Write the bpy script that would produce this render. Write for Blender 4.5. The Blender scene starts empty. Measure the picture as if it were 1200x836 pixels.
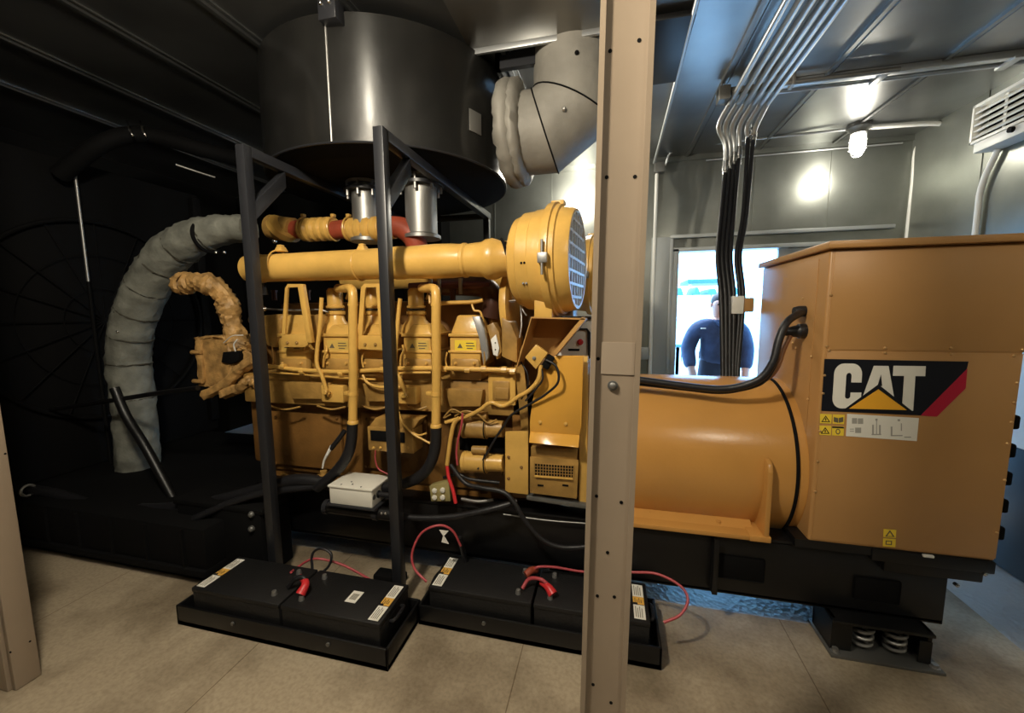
import bpy, bmesh, math, random
import numpy as np
from mathutils import Vector, Matrix
random.seed(4)
PI = math.pi
# ------------------------------------------------------------------ camera model (used to place things at a chosen real depth)
FPX, CX, CY, H = 470.0, 600.0, 418.0, 1.55
psi, th, roll = math.radians(13.7), math.radians(6.4), math.radians(0.45)
F = Vector((-math.sin(psi)*math.cos(th), math.cos(psi)*math.cos(th), -math.sin(th)))
R0 = Vector((math.cos(psi), math.sin(psi), 0)); U0 = R0.cross(F)
RR = R0*math.cos(roll) - U0*math.sin(roll); UU = U0*math.cos(roll) + R0*math.sin(roll)
CAM = Vector((0, 0, H))
def ray(px, py): return F*FPX + RR*(px-CX) - UU*(py-CY)
def P(px, py, Y): r = ray(px, py); return CAM + r*(Y/r.y)          # point on the depth plane y = Y
def PZ(px, py, z): r = ray(px, py); return CAM + r*((z-H)/r.z)      # point on the height plane
def PX(px, py, x): r = ray(px, py); return CAM + r*(x/r.x)          # point on the side plane
def rect(a, b, c, d, Y):
    m, n = (a+c)/2, (b+d)/2
    return P(a, n, Y).x, P(c, n, Y).x, P(m, d, Y).z, P(m, b, Y).z   # x0,x1,z0,z1
COL = bpy.context.scene.collection
# ------------------------------------------------------------------ materials
MATS = {}
def mat(name, col, rough=.5, metal=0., var=0., vscale=8., bump=0., bscale=40., emit=None, estr=0., col2=None, aniso=0, coat=0., rvar=0.):
    m = bpy.data.materials.new(name); m.use_nodes = True; nt = m.node_tree; b = nt.nodes['Principled BSDF']
    b.inputs['Base Color'].default_value = (*col, 1); b.inputs['Roughness'].default_value = rough; b.inputs['Metallic'].default_value = metal
    if coat: b.inputs['Coat Weight'].default_value = coat; b.inputs['Coat Roughness'].default_value = .15
    tc = nt.nodes.new('ShaderNodeTexCoord')
    if var or col2 or rvar:
        n = nt.nodes.new('ShaderNodeTexNoise'); n.inputs['Scale'].default_value = vscale; n.inputs['Detail'].default_value = 6
        nt.links.new(tc.outputs['Object'], n.inputs['Vector'])
        if var or col2:
            r = nt.nodes.new('ShaderNodeValToRGB'); nt.links.new(n.outputs['Fac'], r.inputs['Fac'])
            lo = col2 if col2 else tuple(c*(1-var) for c in col)
            r.color_ramp.elements[0].position = .35; r.color_ramp.elements[1].position = .62
            r.color_ramp.elements[0].color = (*lo, 1); r.color_ramp.elements[1].color = (*col, 1)
            nt.links.new(r.outputs['Color'], b.inputs['Base Color'])
        if rvar:
            mr = nt.nodes.new('ShaderNodeMapRange'); mr.inputs['To Min'].default_value = rough-rvar; mr.inputs['To Max'].default_value = rough+rvar
            nt.links.new(n.outputs['Fac'], mr.inputs['Value']); nt.links.new(mr.outputs['Result'], b.inputs['Roughness'])
    if bump:
        n2 = nt.nodes.new('ShaderNodeTexNoise'); n2.inputs['Scale'].default_value = bscale; n2.inputs['Detail'].default_value = 4
        nt.links.new(tc.outputs['Object'], n2.inputs['Vector'])
        bp = nt.nodes.new('ShaderNodeBump'); bp.inputs['Strength'].default_value = bump; bp.inputs['Distance'].default_value = .02
        nt.links.new(n2.outputs['Fac'], bp.inputs['Height']); nt.links.new(bp.outputs['Normal'], b.inputs['Normal'])
    if emit:
        b.inputs['Emission Color'].default_value = (*emit, 1); b.inputs['Emission Strength'].default_value = estr
    MATS[name] = m; return m
YEL = mat('engine_yellow', (.72, .43, .105), .3, 0, .22, 5, .05, 60, rvar=.08)
YEL2 = mat('engine_yellow_mottled', (.46, .265, .07), .42, 0, .45, 7, .12, 40)  # darker engine yellow with stronger mottling
YELD = mat('engine_yellow_shaded', (.25, .12, .03), .42, 0, .45, 4, .15, 30)  # engine yellow darkened: shadow on the block is put into the colour
TAN = mat('housing_dim_yellow', (.46, .245, .085), .36, 0, .08, 3, .02, 90, rvar=.05)  # engine yellow turned browner, the housing's weaker lighting put into the colour
TAN2 = mat('barrel_paint', (.56, .28, .072), .23, 0, .1, 3, .03, 60, rvar=.05)
RED = mat('primer_red', (.36, .065, .03), .5, 0, .3, 8)
REDC = mat('red_rubber', (.62, .03, .035), .4)
REDW = mat('red_wire', (.42, .06, .07), .4)
BLK = mat('black_paint', (.004, .004, .0045), .42, 0, .2, 5, rvar=.08)
BLKM = mat('black_matte', (.003, .003, .0033), .8)
BLKM.node_tree.nodes['Principled BSDF'].inputs['Specular IOR Level'].default_value = .15
SIL = mat('silencer_black', (.022, .0215, .020), .34, .45, .3, 4, .04, 20, rvar=.08, coat=.6)
BLKS = mat('frame_black', (.022, .023, .027), .35, .1)
RUB = mat('black_rubber', (.010, .010, .012), .45, 0, bump=.1, bscale=60)
STEEL = mat('bare_steel', (.36, .355, .34), .45, .8)
CHR = mat('chrome', (.8, .8, .8), .15, 1)
GALV = mat('galvanised', (.55, .57, .58), .35, .8)
WALL = mat('wall_steel', (.30, .315, .29), .36, .85, .3, 1.5, .04, 3, rvar=.06)
CEIL = mat('ceiling_steel', (.36, .37, .37), .34, .95, .3, 1.3, .05, 3, rvar=.06)
WBLK = mat('wall_shade_black', (.004, .004, .004), .85)  # near-black: darkness of the unlit left end is put into the colour
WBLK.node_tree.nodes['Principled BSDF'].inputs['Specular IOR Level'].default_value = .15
POSTM = mat('post_paint', (.32, .25, .18), .38, 0, .06, 5)
JACK = mat('insulation_cloth', (.30, .285, .25), .6, .1, .25, 5, .5, 7)
JACK2 = mat('insulation_cloth_green', (.23, .235, .20), .7, 0, .4, 9, .6, 14)
WRAP = mat('tan_wrapping', (.52, .30, .10), .55, 0, .5, 14, .6, 22)
WHT = mat('white_plastic', (.72, .70, .62), .4)
WHTP = mat('white_paint', (.78, .78, .74), .4)
PAPER = mat('label_paper', (.80, .78, .70), .5)
LYEL = mat('label_yellow', (.85, .62, .05), .5)
LORG = mat('label_orange', (.75, .42, .08), .5)
LRED = mat('decal_red', (.45, .012, .04), .4)
LBLK = mat('decal_black', (.008, .009, .014), .35)
LWHT = mat('decal_white', (.78, .76, .68), .4)
LINE = mat('label_line', (.12, .10, .06), .6)
GRN = mat('decal_grey', (.35, .34, .30), .6)
BATT = mat('battery_case', (.007, .007, .0075), .55, 0, .2, 20, .15, 120)
BROWN = mat('brown_conduit', (.30, .13, .05), .45)
GLAM = mat('lamp_glass', (.9, .9, .9), .2, emit=(1, .93, .8), estr=14)
NAVY = mat('navy_cloth', (.03, .045, .10), .8, 0, .3, 12, .3, 30)
JEAN = mat('dark_trousers', (.02, .025, .045), .85)
SKIN = mat('skin', (.55, .27, .19), .55)
HAIR = mat('dark_hair', (.05, .035, .03), .7)
DFR = mat('door_frame_paint', (.38, .40, .40), .4, .2)
GRD = mat('outside_concrete', (.70, .70, .68), .8, 0, .15, 3)
FENC = mat('pale_fence', (.75, .76, .72), .7)
TEAL = mat('teal_metal', (.05, .14, .16), .6)
GREY = mat('grey_plate', (.16, .16, .15), .4, .5)
# floor: beige coated boards with seams and stains; tread plate on the far side
def floor_mat():
    m = bpy.data.materials.new('floor_coating'); m.use_nodes = True; nt = m.node_tree; b = nt.nodes['Principled BSDF']
    tc = nt.nodes.new('ShaderNodeTexCoord'); N = nt.nodes.new; L = nt.links.new
    n = N('ShaderNodeTexNoise'); n.inputs['Scale'].default_value = 1.6; n.inputs['Detail'].default_value = 9; n.inputs['Roughness'].default_value = .6
    L(tc.outputs['Object'], n.inputs['Vector'])
    r = N('ShaderNodeValToRGB'); L(n.outputs['Fac'], r.inputs['Fac'])
    e = r.color_ramp.elements; e[0].position = .36; e[0].color = (.20, .155, .10, 1); e[1].position = .56; e[1].color = (.44, .36, .25, 1)
    n3 = N('ShaderNodeTexNoise'); n3.inputs['Scale'].default_value = 60; n3.inputs['Detail'].default_value = 3; L(tc.outputs['Object'], n3.inputs['Vector'])
    mx = N('ShaderNodeMixRGB'); mx.blend_type = 'MULTIPLY'; mx.inputs['Fac'].default_value = .5; L(r.outputs['Color'], mx.inputs['Color1'])
    r3 = N('ShaderNodeValToRGB'); L(n3.outputs['Fac'], r3.inputs['Fac']); r3.color_ramp.elements[0].position = .3; r3.color_ramp.elements[0].color = (.6, .58, .55, 1); r3.color_ramp.elements[1].position = .6
    L(r3.outputs['Color'], mx.inputs['Color2'])
    # seams running in depth every 1.22 m, cross seams every 2.4 m
    br = N('ShaderNodeTexBrick'); br.offset = 0; br.inputs['Scale'].default_value = 1; br.inputs['Brick Width'].default_value = 1.22; br.inputs['Row Height'].default_value = 42
    br.inputs['Mortar Size'].default_value = .0025; br.inputs['Color1'].default_value = (1, 1, 1, 1); br.inputs['Color2'].default_value = (1, 1, 1, 1); br.inputs['Mortar'].default_value = (.5, .45, .38, 1)
    mp = N('ShaderNodeMapping'); mp.inputs['Location'].default_value = (.01, 6, 0); L(tc.outputs['Object'], mp.inputs['Vector']); L(mp.outputs['Vector'], br.inputs['Vector'])
    m2 = N('ShaderNodeMixRGB'); m2.blend_type = 'MULTIPLY'; m2.inputs['Fac'].default_value = 1; L(mx.outputs['Color'], m2.inputs['Color1']); L(br.outputs['Color'], m2.inputs['Color2'])
    L(m2.outputs['Color'], b.inputs['Base Color']); b.inputs['Roughness'].default_value = .5
    bp = N('ShaderNodeBump'); bp.inputs['Strength'].default_value = .15; L(n3.outputs['Fac'], bp.inputs['Height']); L(bp.outputs['Normal'], b.inputs['Normal'])
    return m
FLOOR = floor_mat()
def tread_mat():
    m = bpy.data.materials.new('tread_plate'); m.use_nodes = True; nt = m.node_tree; b = nt.nodes['Principled BSDF']; N = nt.nodes.new; L = nt.links.new
    tc = N('ShaderNodeTexCoord'); mp = N('ShaderNodeMapping'); mp.inputs['Rotation'].default_value = (0, 0, PI/4); L(tc.outputs['Object'], mp.inputs['Vector'])
    w = N('ShaderNodeTexChecker'); w.inputs['Scale'].default_value = 45; L(mp.outputs['Vector'], w.inputs['Vector'])
    v = N('ShaderNodeTexVoronoi'); v.inputs['Scale'].default_value = 38; L(mp.outputs['Vector'], v.inputs['Vector'])
    bp = N('ShaderNodeBump'); bp.inputs['Strength'].default_value = .35; bp.inputs['Distance'].default_value = .01; L(v.outputs['Distance'], bp.inputs['Height']); L(bp.outputs['Normal'], b.inputs['Normal'])
    b.inputs['Base Color'].default_value = (.46, .45, .42, 1); b.inputs['Metallic'].default_value = .55; b.inputs['Roughness'].default_value = .42
    return m
TREAD = tread_mat()
# ------------------------------------------------------------------ mesh builder
class B:
    def __init__(s): s.bm = bmesh.new()
    def box(s, x0, x1, y0, y1, z0, z1, bev=0., tx=0., ty=0., seg=2, rot=None):
        vs = []
        for z, t in ((z0, 0), (z1, 1)):
            for x, sx in ((x0, 1), (x1, -1)):
                for y, sy in ((y0, 1), (y1, -1)):
                    vs.append(s.bm.verts.new((x+sx*tx*t, y+sy*ty*t, z)))
        q = [(0,1,3,2), (4,6,7,5), (0,4,5,1), (2,3,7,6), (0,2,6,4), (1,5,7,3)]
        fs = [s.bm.faces.new([vs[i] for i in f]) for f in q]
        if rot:
            bmesh.ops.rotate(s.bm, verts=vs, cent=rot[0], matrix=rot[1])
        if bev > 0:
            es = list({e for f in fs for e in f.edges})
            bmesh.ops.bevel(s.bm, geom=es, offset=bev, segments=seg, profile=.5, affect='EDGES')
        return s
    def pbox(s, a, b, c, d, Y, depth, bev=0., tx=0., ty=0.):
        x0, x1, z0, z1 = rect(a, b, c, d, Y); return s.box(x0, x1, Y, Y+depth, z0, z1, bev, tx, ty)
    def prism(s, pts, ext, bev=0.):
        ext = Vector(ext); a = [s.bm.verts.new(p) for p in pts]; b = [s.bm.verts.new(Vector(p)+ext) for p in pts]
        fs = [s.bm.faces.new(a), s.bm.faces.new(b[::-1])]
        n = len(a)
        for i in range(n): fs.append(s.bm.faces.new([a[i], b[i], b[(i+1) % n], a[(i+1) % n]]))
        if bev: bmesh.ops.bevel(s.bm, geom=list({e for f in fs for e in f.edges}), offset=bev, segments=2, profile=.5, affect='EDGES')
        return s
    def pprism(s, pts, Y, depth, bev=0.): return s.prism([P(x, y, Y) for x, y in pts], (0, depth, 0), bev)
    def lathe(s, o, ax, prof, seg=32, cap=True):
        o = Vector(o); ax = Vector(ax).normalized(); t = Vector((0, 0, 1)) if abs(ax.z) < .9 else Vector((1, 0, 0))
        u = ax.cross(t).normalized(); v = ax.cross(u); rings = []
        for d, r in prof:
            rings.append([s.bm.verts.new(o+ax*d+(u*math.cos(2*PI*i/seg)+v*math.sin(2*PI*i/seg))*max(r, 1e-4)) for i in range(seg)])
        for a, b in zip(rings, rings[1:]):
            for i in range(seg): s.bm.faces.new([a[i], a[(i+1) % seg], b[(i+1) % seg], b[i]])
        if cap: s.bm.faces.new(rings[0][::-1]); s.bm.faces.new(rings[-1])
        return s
    def cyl(s, p, q, r, seg=20, r2=None):
        p = Vector(p); q = Vector(q); d = (q-p).length
        return s.lathe(p, q-p, [(0, r), (d, r if r2 is None else r2)], seg)
    def tube(s, pts, r, seg=12, n=6, smooth=True, noise=0., rfun=None):
        pts = [Vector(p) for p in pts]
        if smooth and len(pts) > 2:
            out = []; e = [pts[0]*2-pts[1]]+pts+[pts[-1]*2-pts[-2]]
            for i in range(1, len(e)-2):
                for k in range(n):
                    t = k/n; a, b, c, d = e[i-1:i+3]
                    out.append(.5*((2*b)+(c-a)*t+(2*a-5*b+4*c-d)*t*t+(3*b-a-3*c+d)*t**3))
            out.append(pts[-1]); pts = out
        rings = []; up = Vector((0, 0, 1)); prev = None; N = len(pts)
        for i, p in enumerate(pts):
            d = (pts[min(i+1, N-1)]-pts[max(i-1, 0)]).normalized()
            if prev is None: u = d.cross(up if abs(d.z) < .9 else Vector((0, 1, 0))).normalized()
            else: u = (prev-d*prev.dot(d)).normalized()
            prev = u; v = d.cross(u); rr = r*(rfun(i/(N-1)) if rfun else 1)
            rings.append([s.bm.verts.new(p+(u*math.cos(2*PI*k/seg)+v*math.sin(2*PI*k/seg))*rr*(1+random.uniform(-noise, noise))) for k in range(seg)])
        for a, b in zip(rings, rings[1:]):
            for i in range(seg): s.bm.faces.new([a[i], a[(i+1) % seg], b[(i+1) % seg], b[i]])
        s.bm.faces.new(rings[0][::-1]); s.bm.faces.new(rings[-1]); return s
    def ptube(s, pts, r, **k): return s.tube([P(*p) for p in pts], r, **k)
    def torus(s, c, ax, R, r, seg=32, sg=8, a0=0, a1=2*PI):
        c = Vector(c); ax = Vector(ax).normalized(); t = Vector((0, 0, 1)) if abs(ax.z) < .9 else Vector((1, 0, 0))
        u = ax.cross(t).normalized(); v = ax.cross(u); full = abs(a1-a0-2*PI) < 1e-6; n = seg if full else seg+1; rings = []
        for i in range(n):
            a = a0+(a1-a0)*i/seg; rd = u*math.cos(a)+v*math.sin(a)
            rings.append([s.bm.verts.new(c+rd*(R+r*math.cos(2*PI*k/sg))+ax*r*math.sin(2*PI*k/sg)) for k in range(sg)])
        for i in range(seg):
            a, b = rings[i], rings[(i+1) % n]
            for k in range(sg): s.bm.faces.new([a[k], a[(k+1) % sg], b[(k+1) % sg], b[k]])
        if not full: s.bm.faces.new(rings[0][::-1]); s.bm.faces.new(rings[-1])
        return s
    def ball(s, c, r, sc=(1, 1, 1), sub=2):
        bmesh.ops.create_icosphere(s.bm, subdivisions=sub, radius=r, matrix=Matrix.Translation(c) @ Matrix.Diagonal((*sc, 1))); return s
WL = {}
def link(name, b, m, parent=None, ang=40, kind=None, label=None):
    bm = b.bm; bmesh.ops.recalc_face_normals(bm, faces=bm.faces)
    for f in bm.faces: f.smooth = True
    me = bpy.data.meshes.new(name); 
    cs = [v.co for v in bm.verts]
    lo = Vector((min(c.x for c in cs), min(c.y for c in cs), min(c.z for c in cs))); hi = Vector((max(c.x for c in cs), max(c.y for c in cs), max(c.z for c in cs)))
    c = Vector(((lo.x+hi.x)/2, (lo.y+hi.y)/2, lo.z))
    bmesh.ops.translate(bm, verts=bm.verts, vec=-c); bm.to_mesh(me); bm.free()
    me.set_sharp_from_angle(angle=math.radians(ang))
    if m: me.materials.append(m)
    o = bpy.data.objects.new(name, me); COL.objects.link(o)
    if parent: o.parent = parent; o.location = c-WL[parent.name]
    else: o.location = c
    WL[o.name] = c
    if kind: o['kind'] = kind
    if label: o['label'] = label
    return o
def tag(o, label, cat, group=None, kind=None):
    o['label'] = label; o['category'] = cat
    if group: o['group'] = group
    if kind: o['kind'] = kind
    return o
def thing(name, loc, label, cat, group=None):
    o = bpy.data.objects.new(name, None); o.empty_display_size = .1; COL.objects.link(o); o.location = loc; WL[o.name] = Vector(loc)
    return tag(o, label, cat, group)
def struct(name, b, m, ang=40): return link(name, b, m, kind='structure', ang=ang)
def hexbolt(parent, p, ax, r=.01, m=None, name='bolt'):
    p = Vector(p); ax = Vector(ax); b = B(); b.lathe(p, ax, [(0, r*1.4), (r*.35, r*1.4)], 12); b.lathe(p+ax*r*.35, ax, [(0, r), (r*.9, r), (r*1.05, r*.8)], 6)
    return link(name, b, m or YEL, parent, 25)
# ------------------------------------------------------------------ room
ZC, YB, XR, XL, YF = 3.1, 4.55, 2.62, -4.9, -1.3
b = B(); b.box(XL-.1, 1.85, YF-.1, 2.12, -.1, 0); b.box(1.3, 1.85, 2.12, 2.75, -.1, 0); struct('floor', b, FLOOR)
b = B(); b.box(XL-.1, 1.3, 2.12, YB+.1, -.1, -.003); b.box(1.3, 1.85, 2.75, YB+.1, -.1, -.003); b.box(1.85, XR+.1, YF-.1, YB+.1, -.1, -.003); struct('floor_tread_plate', b, TREAD)
b = B(); b.box(XL-.1, XR+.1, YF-.1, YB+.1, ZC, ZC+.1)
for x in (-4.0, -3.33, -2.65, -2.0, -1.33, -.65, .06, .72, 1.36, 2.0):
    b.box(x-.012, x+.012, YF, YB, ZC-.018, ZC+.001); b.box(x+.035, x+.043, YF, YB, ZC-.008, ZC+.001)
struct('ceiling', b, CEIL)
# back wall with the doorway opening
xd0, xd1, xe = P(788, 400, YB).x, P(906, 400, YB).x, P(1037, 280, YB).x
zd = P(830, 293, YB).z; zf = P(830, 276, YB).z
b = B(); b.box(-1.85, xd0, YB, YB+.1, 0, ZC); b.box(xd0, XR+.1, YB, YB+.1, zd, ZC); b.box(xe, XR+.1, YB, YB+.1, 0, zd)
for x in (-1.3, -.65, .06, 1.36, 2.0):
    b.box(x-.008, x+.008, YB-.008, YB+.001, zf if x > .5 else 0, ZC)
b.box(-1.85, XR, YB-.02, YB+.001, ZC-.05, ZC)
struct('wall_back', b, WALL)
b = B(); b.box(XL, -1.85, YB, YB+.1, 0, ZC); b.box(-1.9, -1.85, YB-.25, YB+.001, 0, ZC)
struct('wall_back_left', b, WBLK)  # unlit left part of the back wall, its shade painted in
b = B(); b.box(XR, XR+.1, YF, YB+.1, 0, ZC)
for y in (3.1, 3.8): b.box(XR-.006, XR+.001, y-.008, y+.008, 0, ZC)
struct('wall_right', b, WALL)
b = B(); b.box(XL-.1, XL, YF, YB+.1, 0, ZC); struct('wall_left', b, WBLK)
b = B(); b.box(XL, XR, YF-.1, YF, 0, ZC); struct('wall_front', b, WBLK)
# door frame, closed right leaf
b = B(); b.box(xd0-.045, xd0+.03, YB-.03, YB+.12, 0, zd+.02, .004); b.box(xd0-.045, xe+.03, YB-.03, YB+.12, zd-.01, zd+.03, .004); b.box(xe-.03, xe+.03, YB-.03, YB+.12, 0, zd, .004)
b.box(xd0-.06, xe+.05, YB-.045, YB-.002, zf-.02, zf+.015, .004)
b.box(xd0-.06, xd0-.03, YB-.04, YB-.002, 0, zf-.02, .003)
fr = struct('trim_1', b, DFR)
b = B(); b.box(xd1, xe-.03, YB+.01, YB+.055, .02, zd-.01, .003); d1 = struct('door_1', b, DFR)
b = B(); b.cyl((xd1+.07, YB-.03, 1.02), (xd1+.07, YB+.01, 1.02), .012); b.cyl((xd1+.07, YB-.03, 1.02), (xd1+.18, YB-.03, 1.02), .01); link('door_handle', b, STEEL, d1)
b = B(); x0 = P(757, 410, YB).x; b.box(P(760, 400, YB).x, xd0-.06, YB-.03, YB-.001, 0, zf, .004); struct('trim_2', b, DFR)
b = B(); z0 = P(755, 421, YB).z; b.box(P(750, 410, YB).x, P(760, 410, YB).x, YB-.05, YB-.002, z0, z0+.13, .004); link('hinge', b, DFR, fr)
# ------------------------------------------------------------------ outside
b = B(); b.box(-14, 20, YB+.1, 60, -.14, -.04); g = struct('ground', b, GRD)
def outside_box(name, px0, py0, px1, py1, Y, dep, m, label, cat, group=None):
    q = B(); q.pbox(px0, py0, px1, py1, Y, dep, .02); return tag(link(name, q, m), label, cat, group)
# far canopy standing on posts
t = thing('canopy', P(826, 380, 15), 'dark teal flat canopy roof on posts seen far off through the doorway', 'canopy')
b = B(); b.pbox(806, 327, 858, 332, 15, 1.6, .02); link('roof', b, TEAL, t)
for px in (809, 856):
    q = P(px, 340, 15.3); b = B(); b.box(q.x-.05, q.x+.05, 15.3, 15.4, -.04, P(px, 330, 15.3).z); link('post', b, FENC, t)
for i, (a, c, top) in enumerate(((788, 804, 337), (812, 824, 336), (828, 845, 338), (852, 870, 336))):
    q0 = P(a, 345, 13); q1 = P(c, 345, 13); v = thing('parked_vehicle', ((q0.x+q1.x)/2, 13.5, -.04), 'teal-grey vehicle roof above the pale fence, %s' % ('at the left edge of the doorway', 'left one below the canopy', 'right one below the canopy, by the hanging cables', 'behind the hanging cables')[i], 'vehicle', 'vehicles outside behind the fence')
    b = B(); zt = P(a, top, 13).z
    b.box(q0.x, q1.x, 13, 14.6, .3, zt-.25, .05); link('body', b, FENC, v)
    b = B(); b.box(q0.x+.03, q1.x-.03, 13.1, 14.5, zt-.26, zt, .05, .07, .1); link('cabin', b, TEAL, v)
    for yy in (13.1, 14.3):
        for xx in (q0.x+.1, q1.x-.1):
            b = B(); b.cyl((xx-.05, yy+.1, .26), (xx+.05, yy+.1, .26), .3); link('wheel', b, BLKM, v)
t = thing('fence', (1.5, 11, -.04), 'pale board fence outside the doorway', 'fence')
x0, x1 = P(770, 360, 11).x, P(925, 360, 11).x; n = 14
z1 = P(820, 346, 11).z
for i in range(n):
    a = x0+(x1-x0)*i/n; b = B(); b.box(a, a+(x1-x0)/n-.03, 11, 11.04, .02, z1, .005); link('board', b, FENC, t)
b = B(); b.box(x0, x1, 11.04, 11.1, .5, .6); b.box(x0, x1, 11.04, 11.1, 1.3, 1.4); b.box(x0, x0+.08, 11.04, 11.12, -.04, z1); b.box(x1-.08, x1, 11.04, 11.12, -.04, z1); link('rail', b, FENC, t)
for i, (a, c, e, f_, lab) in enumerate(((790, 371, 800, 376, 'low dark teal bench rail against the fence, upper one'), (790, 404, 798, 425, 'teal crate standing on the ground left of the man'))):
    q = rect(a, c, e, f_, 8.0); t = B(); t.box(q[0], q[1], 8, 8.4, -.04, q[3], .03); t.box(q[0]-.03, q[1]+.03, 7.97, 8.43, q[3]-.05, q[3], .01)
    tag(link(('utility_box', 'crate')[i], t, (FENC, TEAL)[i]), ('pale upright utility box in front of the fence', 'low teal crate on the ground left of the man')[i], ('box', 'crate')[i])
# ------------------------------------------------------------------ columns
def channel(x0, x1, y, z0, z1, nm):
    b = B(); t = .008; d = .02; lip = .013
    pts = [(x0, y, z0), (x0+lip, y, z0), (x0+lip, y+.004, z0), (x0+t, y+.01, z0), (x0+t+.006, y+d-t, z0), (x1-t-.006, y+d-t, z0), (x1-t, y+.01, z0), (x1-lip, y+.004, z0), (x1-lip, y, z0), (x1, y, z0), (x1, y+d, z0), (x0, y+d, z0)]
    b.prism(pts, (0, 0, z1-z0)); return b
YP = 1.0
col = thing('steel_column', (.012, YP, 0), 'tall cream-painted steel channel column in the foreground, full height', 'column')
b = channel(-.066, .053, YP, .012, ZC-.012, 'c'); link('shaft', b, POSTM, col, 30)
b = B(); b.box(-.1, .13, YP-.05, YP+.09, 0, .012, .002); link('base_plate', b, POSTM, col)
b = B(); b.box(-.1, .13, YP-.05, YP+.09, ZC-.012, ZC, .002); link('cap_plate', b, POSTM, col)
for px, py in ((715, 60), (749, 47), (711, 208), (744, 207), (701, 421), (735, 425), (699, 582), (728, 589), (712, 648), (700, 699), (720, 700), (695, 803), (716, 824)):
    q = P(px, py, YP+.0115); q.x -= q.z*.0145; b = B(); b.lathe(q, (0, -1, 0), [(-.002, .0045), (.0006, .0045)], 10); link('screw_hole', b, BLKM, col)
q = P(718, 452, YP+.011); q.x -= q.z*.0145; b = B(); b.lathe(q, (0, -1, 0), [(0, .0125), (.003, .0125), (.0035, .011)], 20); w = link('washer', b, GREY, col)
b = B(); b.lathe(q, (0, -1, 0), [(.003, .008), (.007, .0075), (.009, .004)], 12); link('bolt_head', b, STEEL, col)
x0, x1, z0, z1 = rect(705, 401, 744, 438, YP+.026); x0 -= .022; x1 -= .022; b = B(); b.box(x0, x1, YP+.0098, YP+.0125, z0, z1); link('paint_patch', b, mat('post_patch', (.37, .295, .22), .4), col)
col.rotation_euler.y = .0145
# left column: front leg and side leg with a dark seam at the corner
lc = thing('steel_column', (-2.42, YP, 0), 'cream steel column at the bottom left corner of the floor', 'column')
b = B(); b.box(-2.56, -2.388, .955, .995, .002, ZC-.002, .003); b.box(-2.384, -2.362, .966, 1.045, .002, ZC-.002, .004); b.box(-2.4, -2.375, .975, 1.03, .01, ZC-.01); link('shaft', b, POSTM, lc)
q = P(12, 765, .9545); b = B(); b.lathe(q, (0, -1, 0), [(-.002, .004), (.0006, .004)], 10); link('screw_hole', b, BLKM, lc)
for px, py in ((35, 752), (6, 532)):
    q = PX(px, py, -2.3625); b = B(); b.lathe(q, (1, 0, 0), [(-.002, .004), (.0012, .004)], 10); link('screw_hole', b, BLKM, lc)
# ------------------------------------------------------------------ ceiling services
def conduit(name, pts, r, label, cat='conduit', group=None, m=GALV, n=5):
    b = B(); b.tube(pts, r, seg=10, n=n); return tag(link(name, b, m), label, cat, group)
zc = ZC-.12
order = ['leftmost', 'second from the left', 'third from the left', 'fourth from the left', 'fifth from the left', 'rightmost']
tops = (922, 938, 952, 966, 978, 990); ends = (855, 864, 873, 882, 891, 899); drop = (850, 855, 860, 866, 877, 883)
ydrop = (197, 192, 187, 180, 155, 158)
for i in range(6):
    a = PZ(tops[i], 0, zc); e = PZ(ends[i], 122, zc); dY = e.y+.16
    a2 = a+(a-e)*2.6; q = P(drop[i], 170-(10 if i > 3 else 0), dY); q2 = P(drop[i], ydrop[i], dY)
    t = thing('conduit_run', e, 'grey steel conduit of the overhead bundle, %s of six' % order[i], 'conduit', 'conduits of the overhead bundle')
    k = P((842, 850, 858, 867, 876, 886)[i], 148, e.y+.12)
    b = B(); b.tube([a2, a, e*.5+a*.5, e+(a-e)*.05, e, k, q, q2], .017, seg=10, n=4); link('pipe', b, GALV, t)
    b = B(); d = Vector((0, 0, -1)); b.lathe(q2+Vector((0, 0, .05)), d, [(0, .02), (.04, .02), (.042, .024), (.07, .024), (.072, .02), (.13, .02)], 12); link('connector', b, CHR, t)
    low = [(841, 300), (846, 300), (851, 300), (856, 300), (863, 300), (867, 300)][i]; bot = [(847, 430), (851, 428), (855, 434), (859, 432), (862, 434), (865, 430)][i]
    c = tag(link('flexible_cable', B().tube([q2-Vector((0, 0, .03)), P(low[0]+4+(4 if i > 3 else 0), 250, 3.25), P(low[0], low[1], 3.1), P(low[0]+4, 350, 3.0), P(bot[0], bot[1], 2.9), P(bot[0], 470, 2.82)], .0145, seg=10, n=6), RUB),
        'dark flexible cable hanging in front of the doorway, %s of the bundle' % order[i], 'cable', 'cables hanging in front of the doorway')
# strut at the bundle bend + hanger strut
b = B(); q = PZ(838, 118, zc+.03); q1 = PZ(903, 112, zc+.03); b.box(q.x, q1.x+.02, 3.16, 3.20, zc+.025, zc+.065, .003); b.box(q.x, q.x+.07, 3.13, 3.23, zc-.02, zc+.07, .004); b.box(q.x+.02, q.x+.03, 3.17, 3.19, zc+.06, ZC); b.box(q1.x, q1.x+.01, 3.17, 3.19, zc+.06, ZC)
tag(link('strut_bracket', b, GREY), 'short grey strut bracket carrying the conduit bundle at its bend', 'bracket')
a = PZ(905, 103, ZC-.05); e = PZ(1230, 67, ZC-.05); yy = (a.y+e.y)/2
t = thing('strut_channel', (a.x, yy, ZC-.04), 'long galvanised strut channel across the ceiling right of the conduit bundle', 'strut')
b = B(); b.box(a.x, XR, yy-.02, yy+.02, ZC-.045, ZC-.002, .002); link('channel', b, GALV, t)
b = B(); b.cyl((a.x+.03, yy+.09, ZC-.03), (XR, yy+.09, ZC-.03), .014); link('pipe', b, GALV, t)
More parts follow.
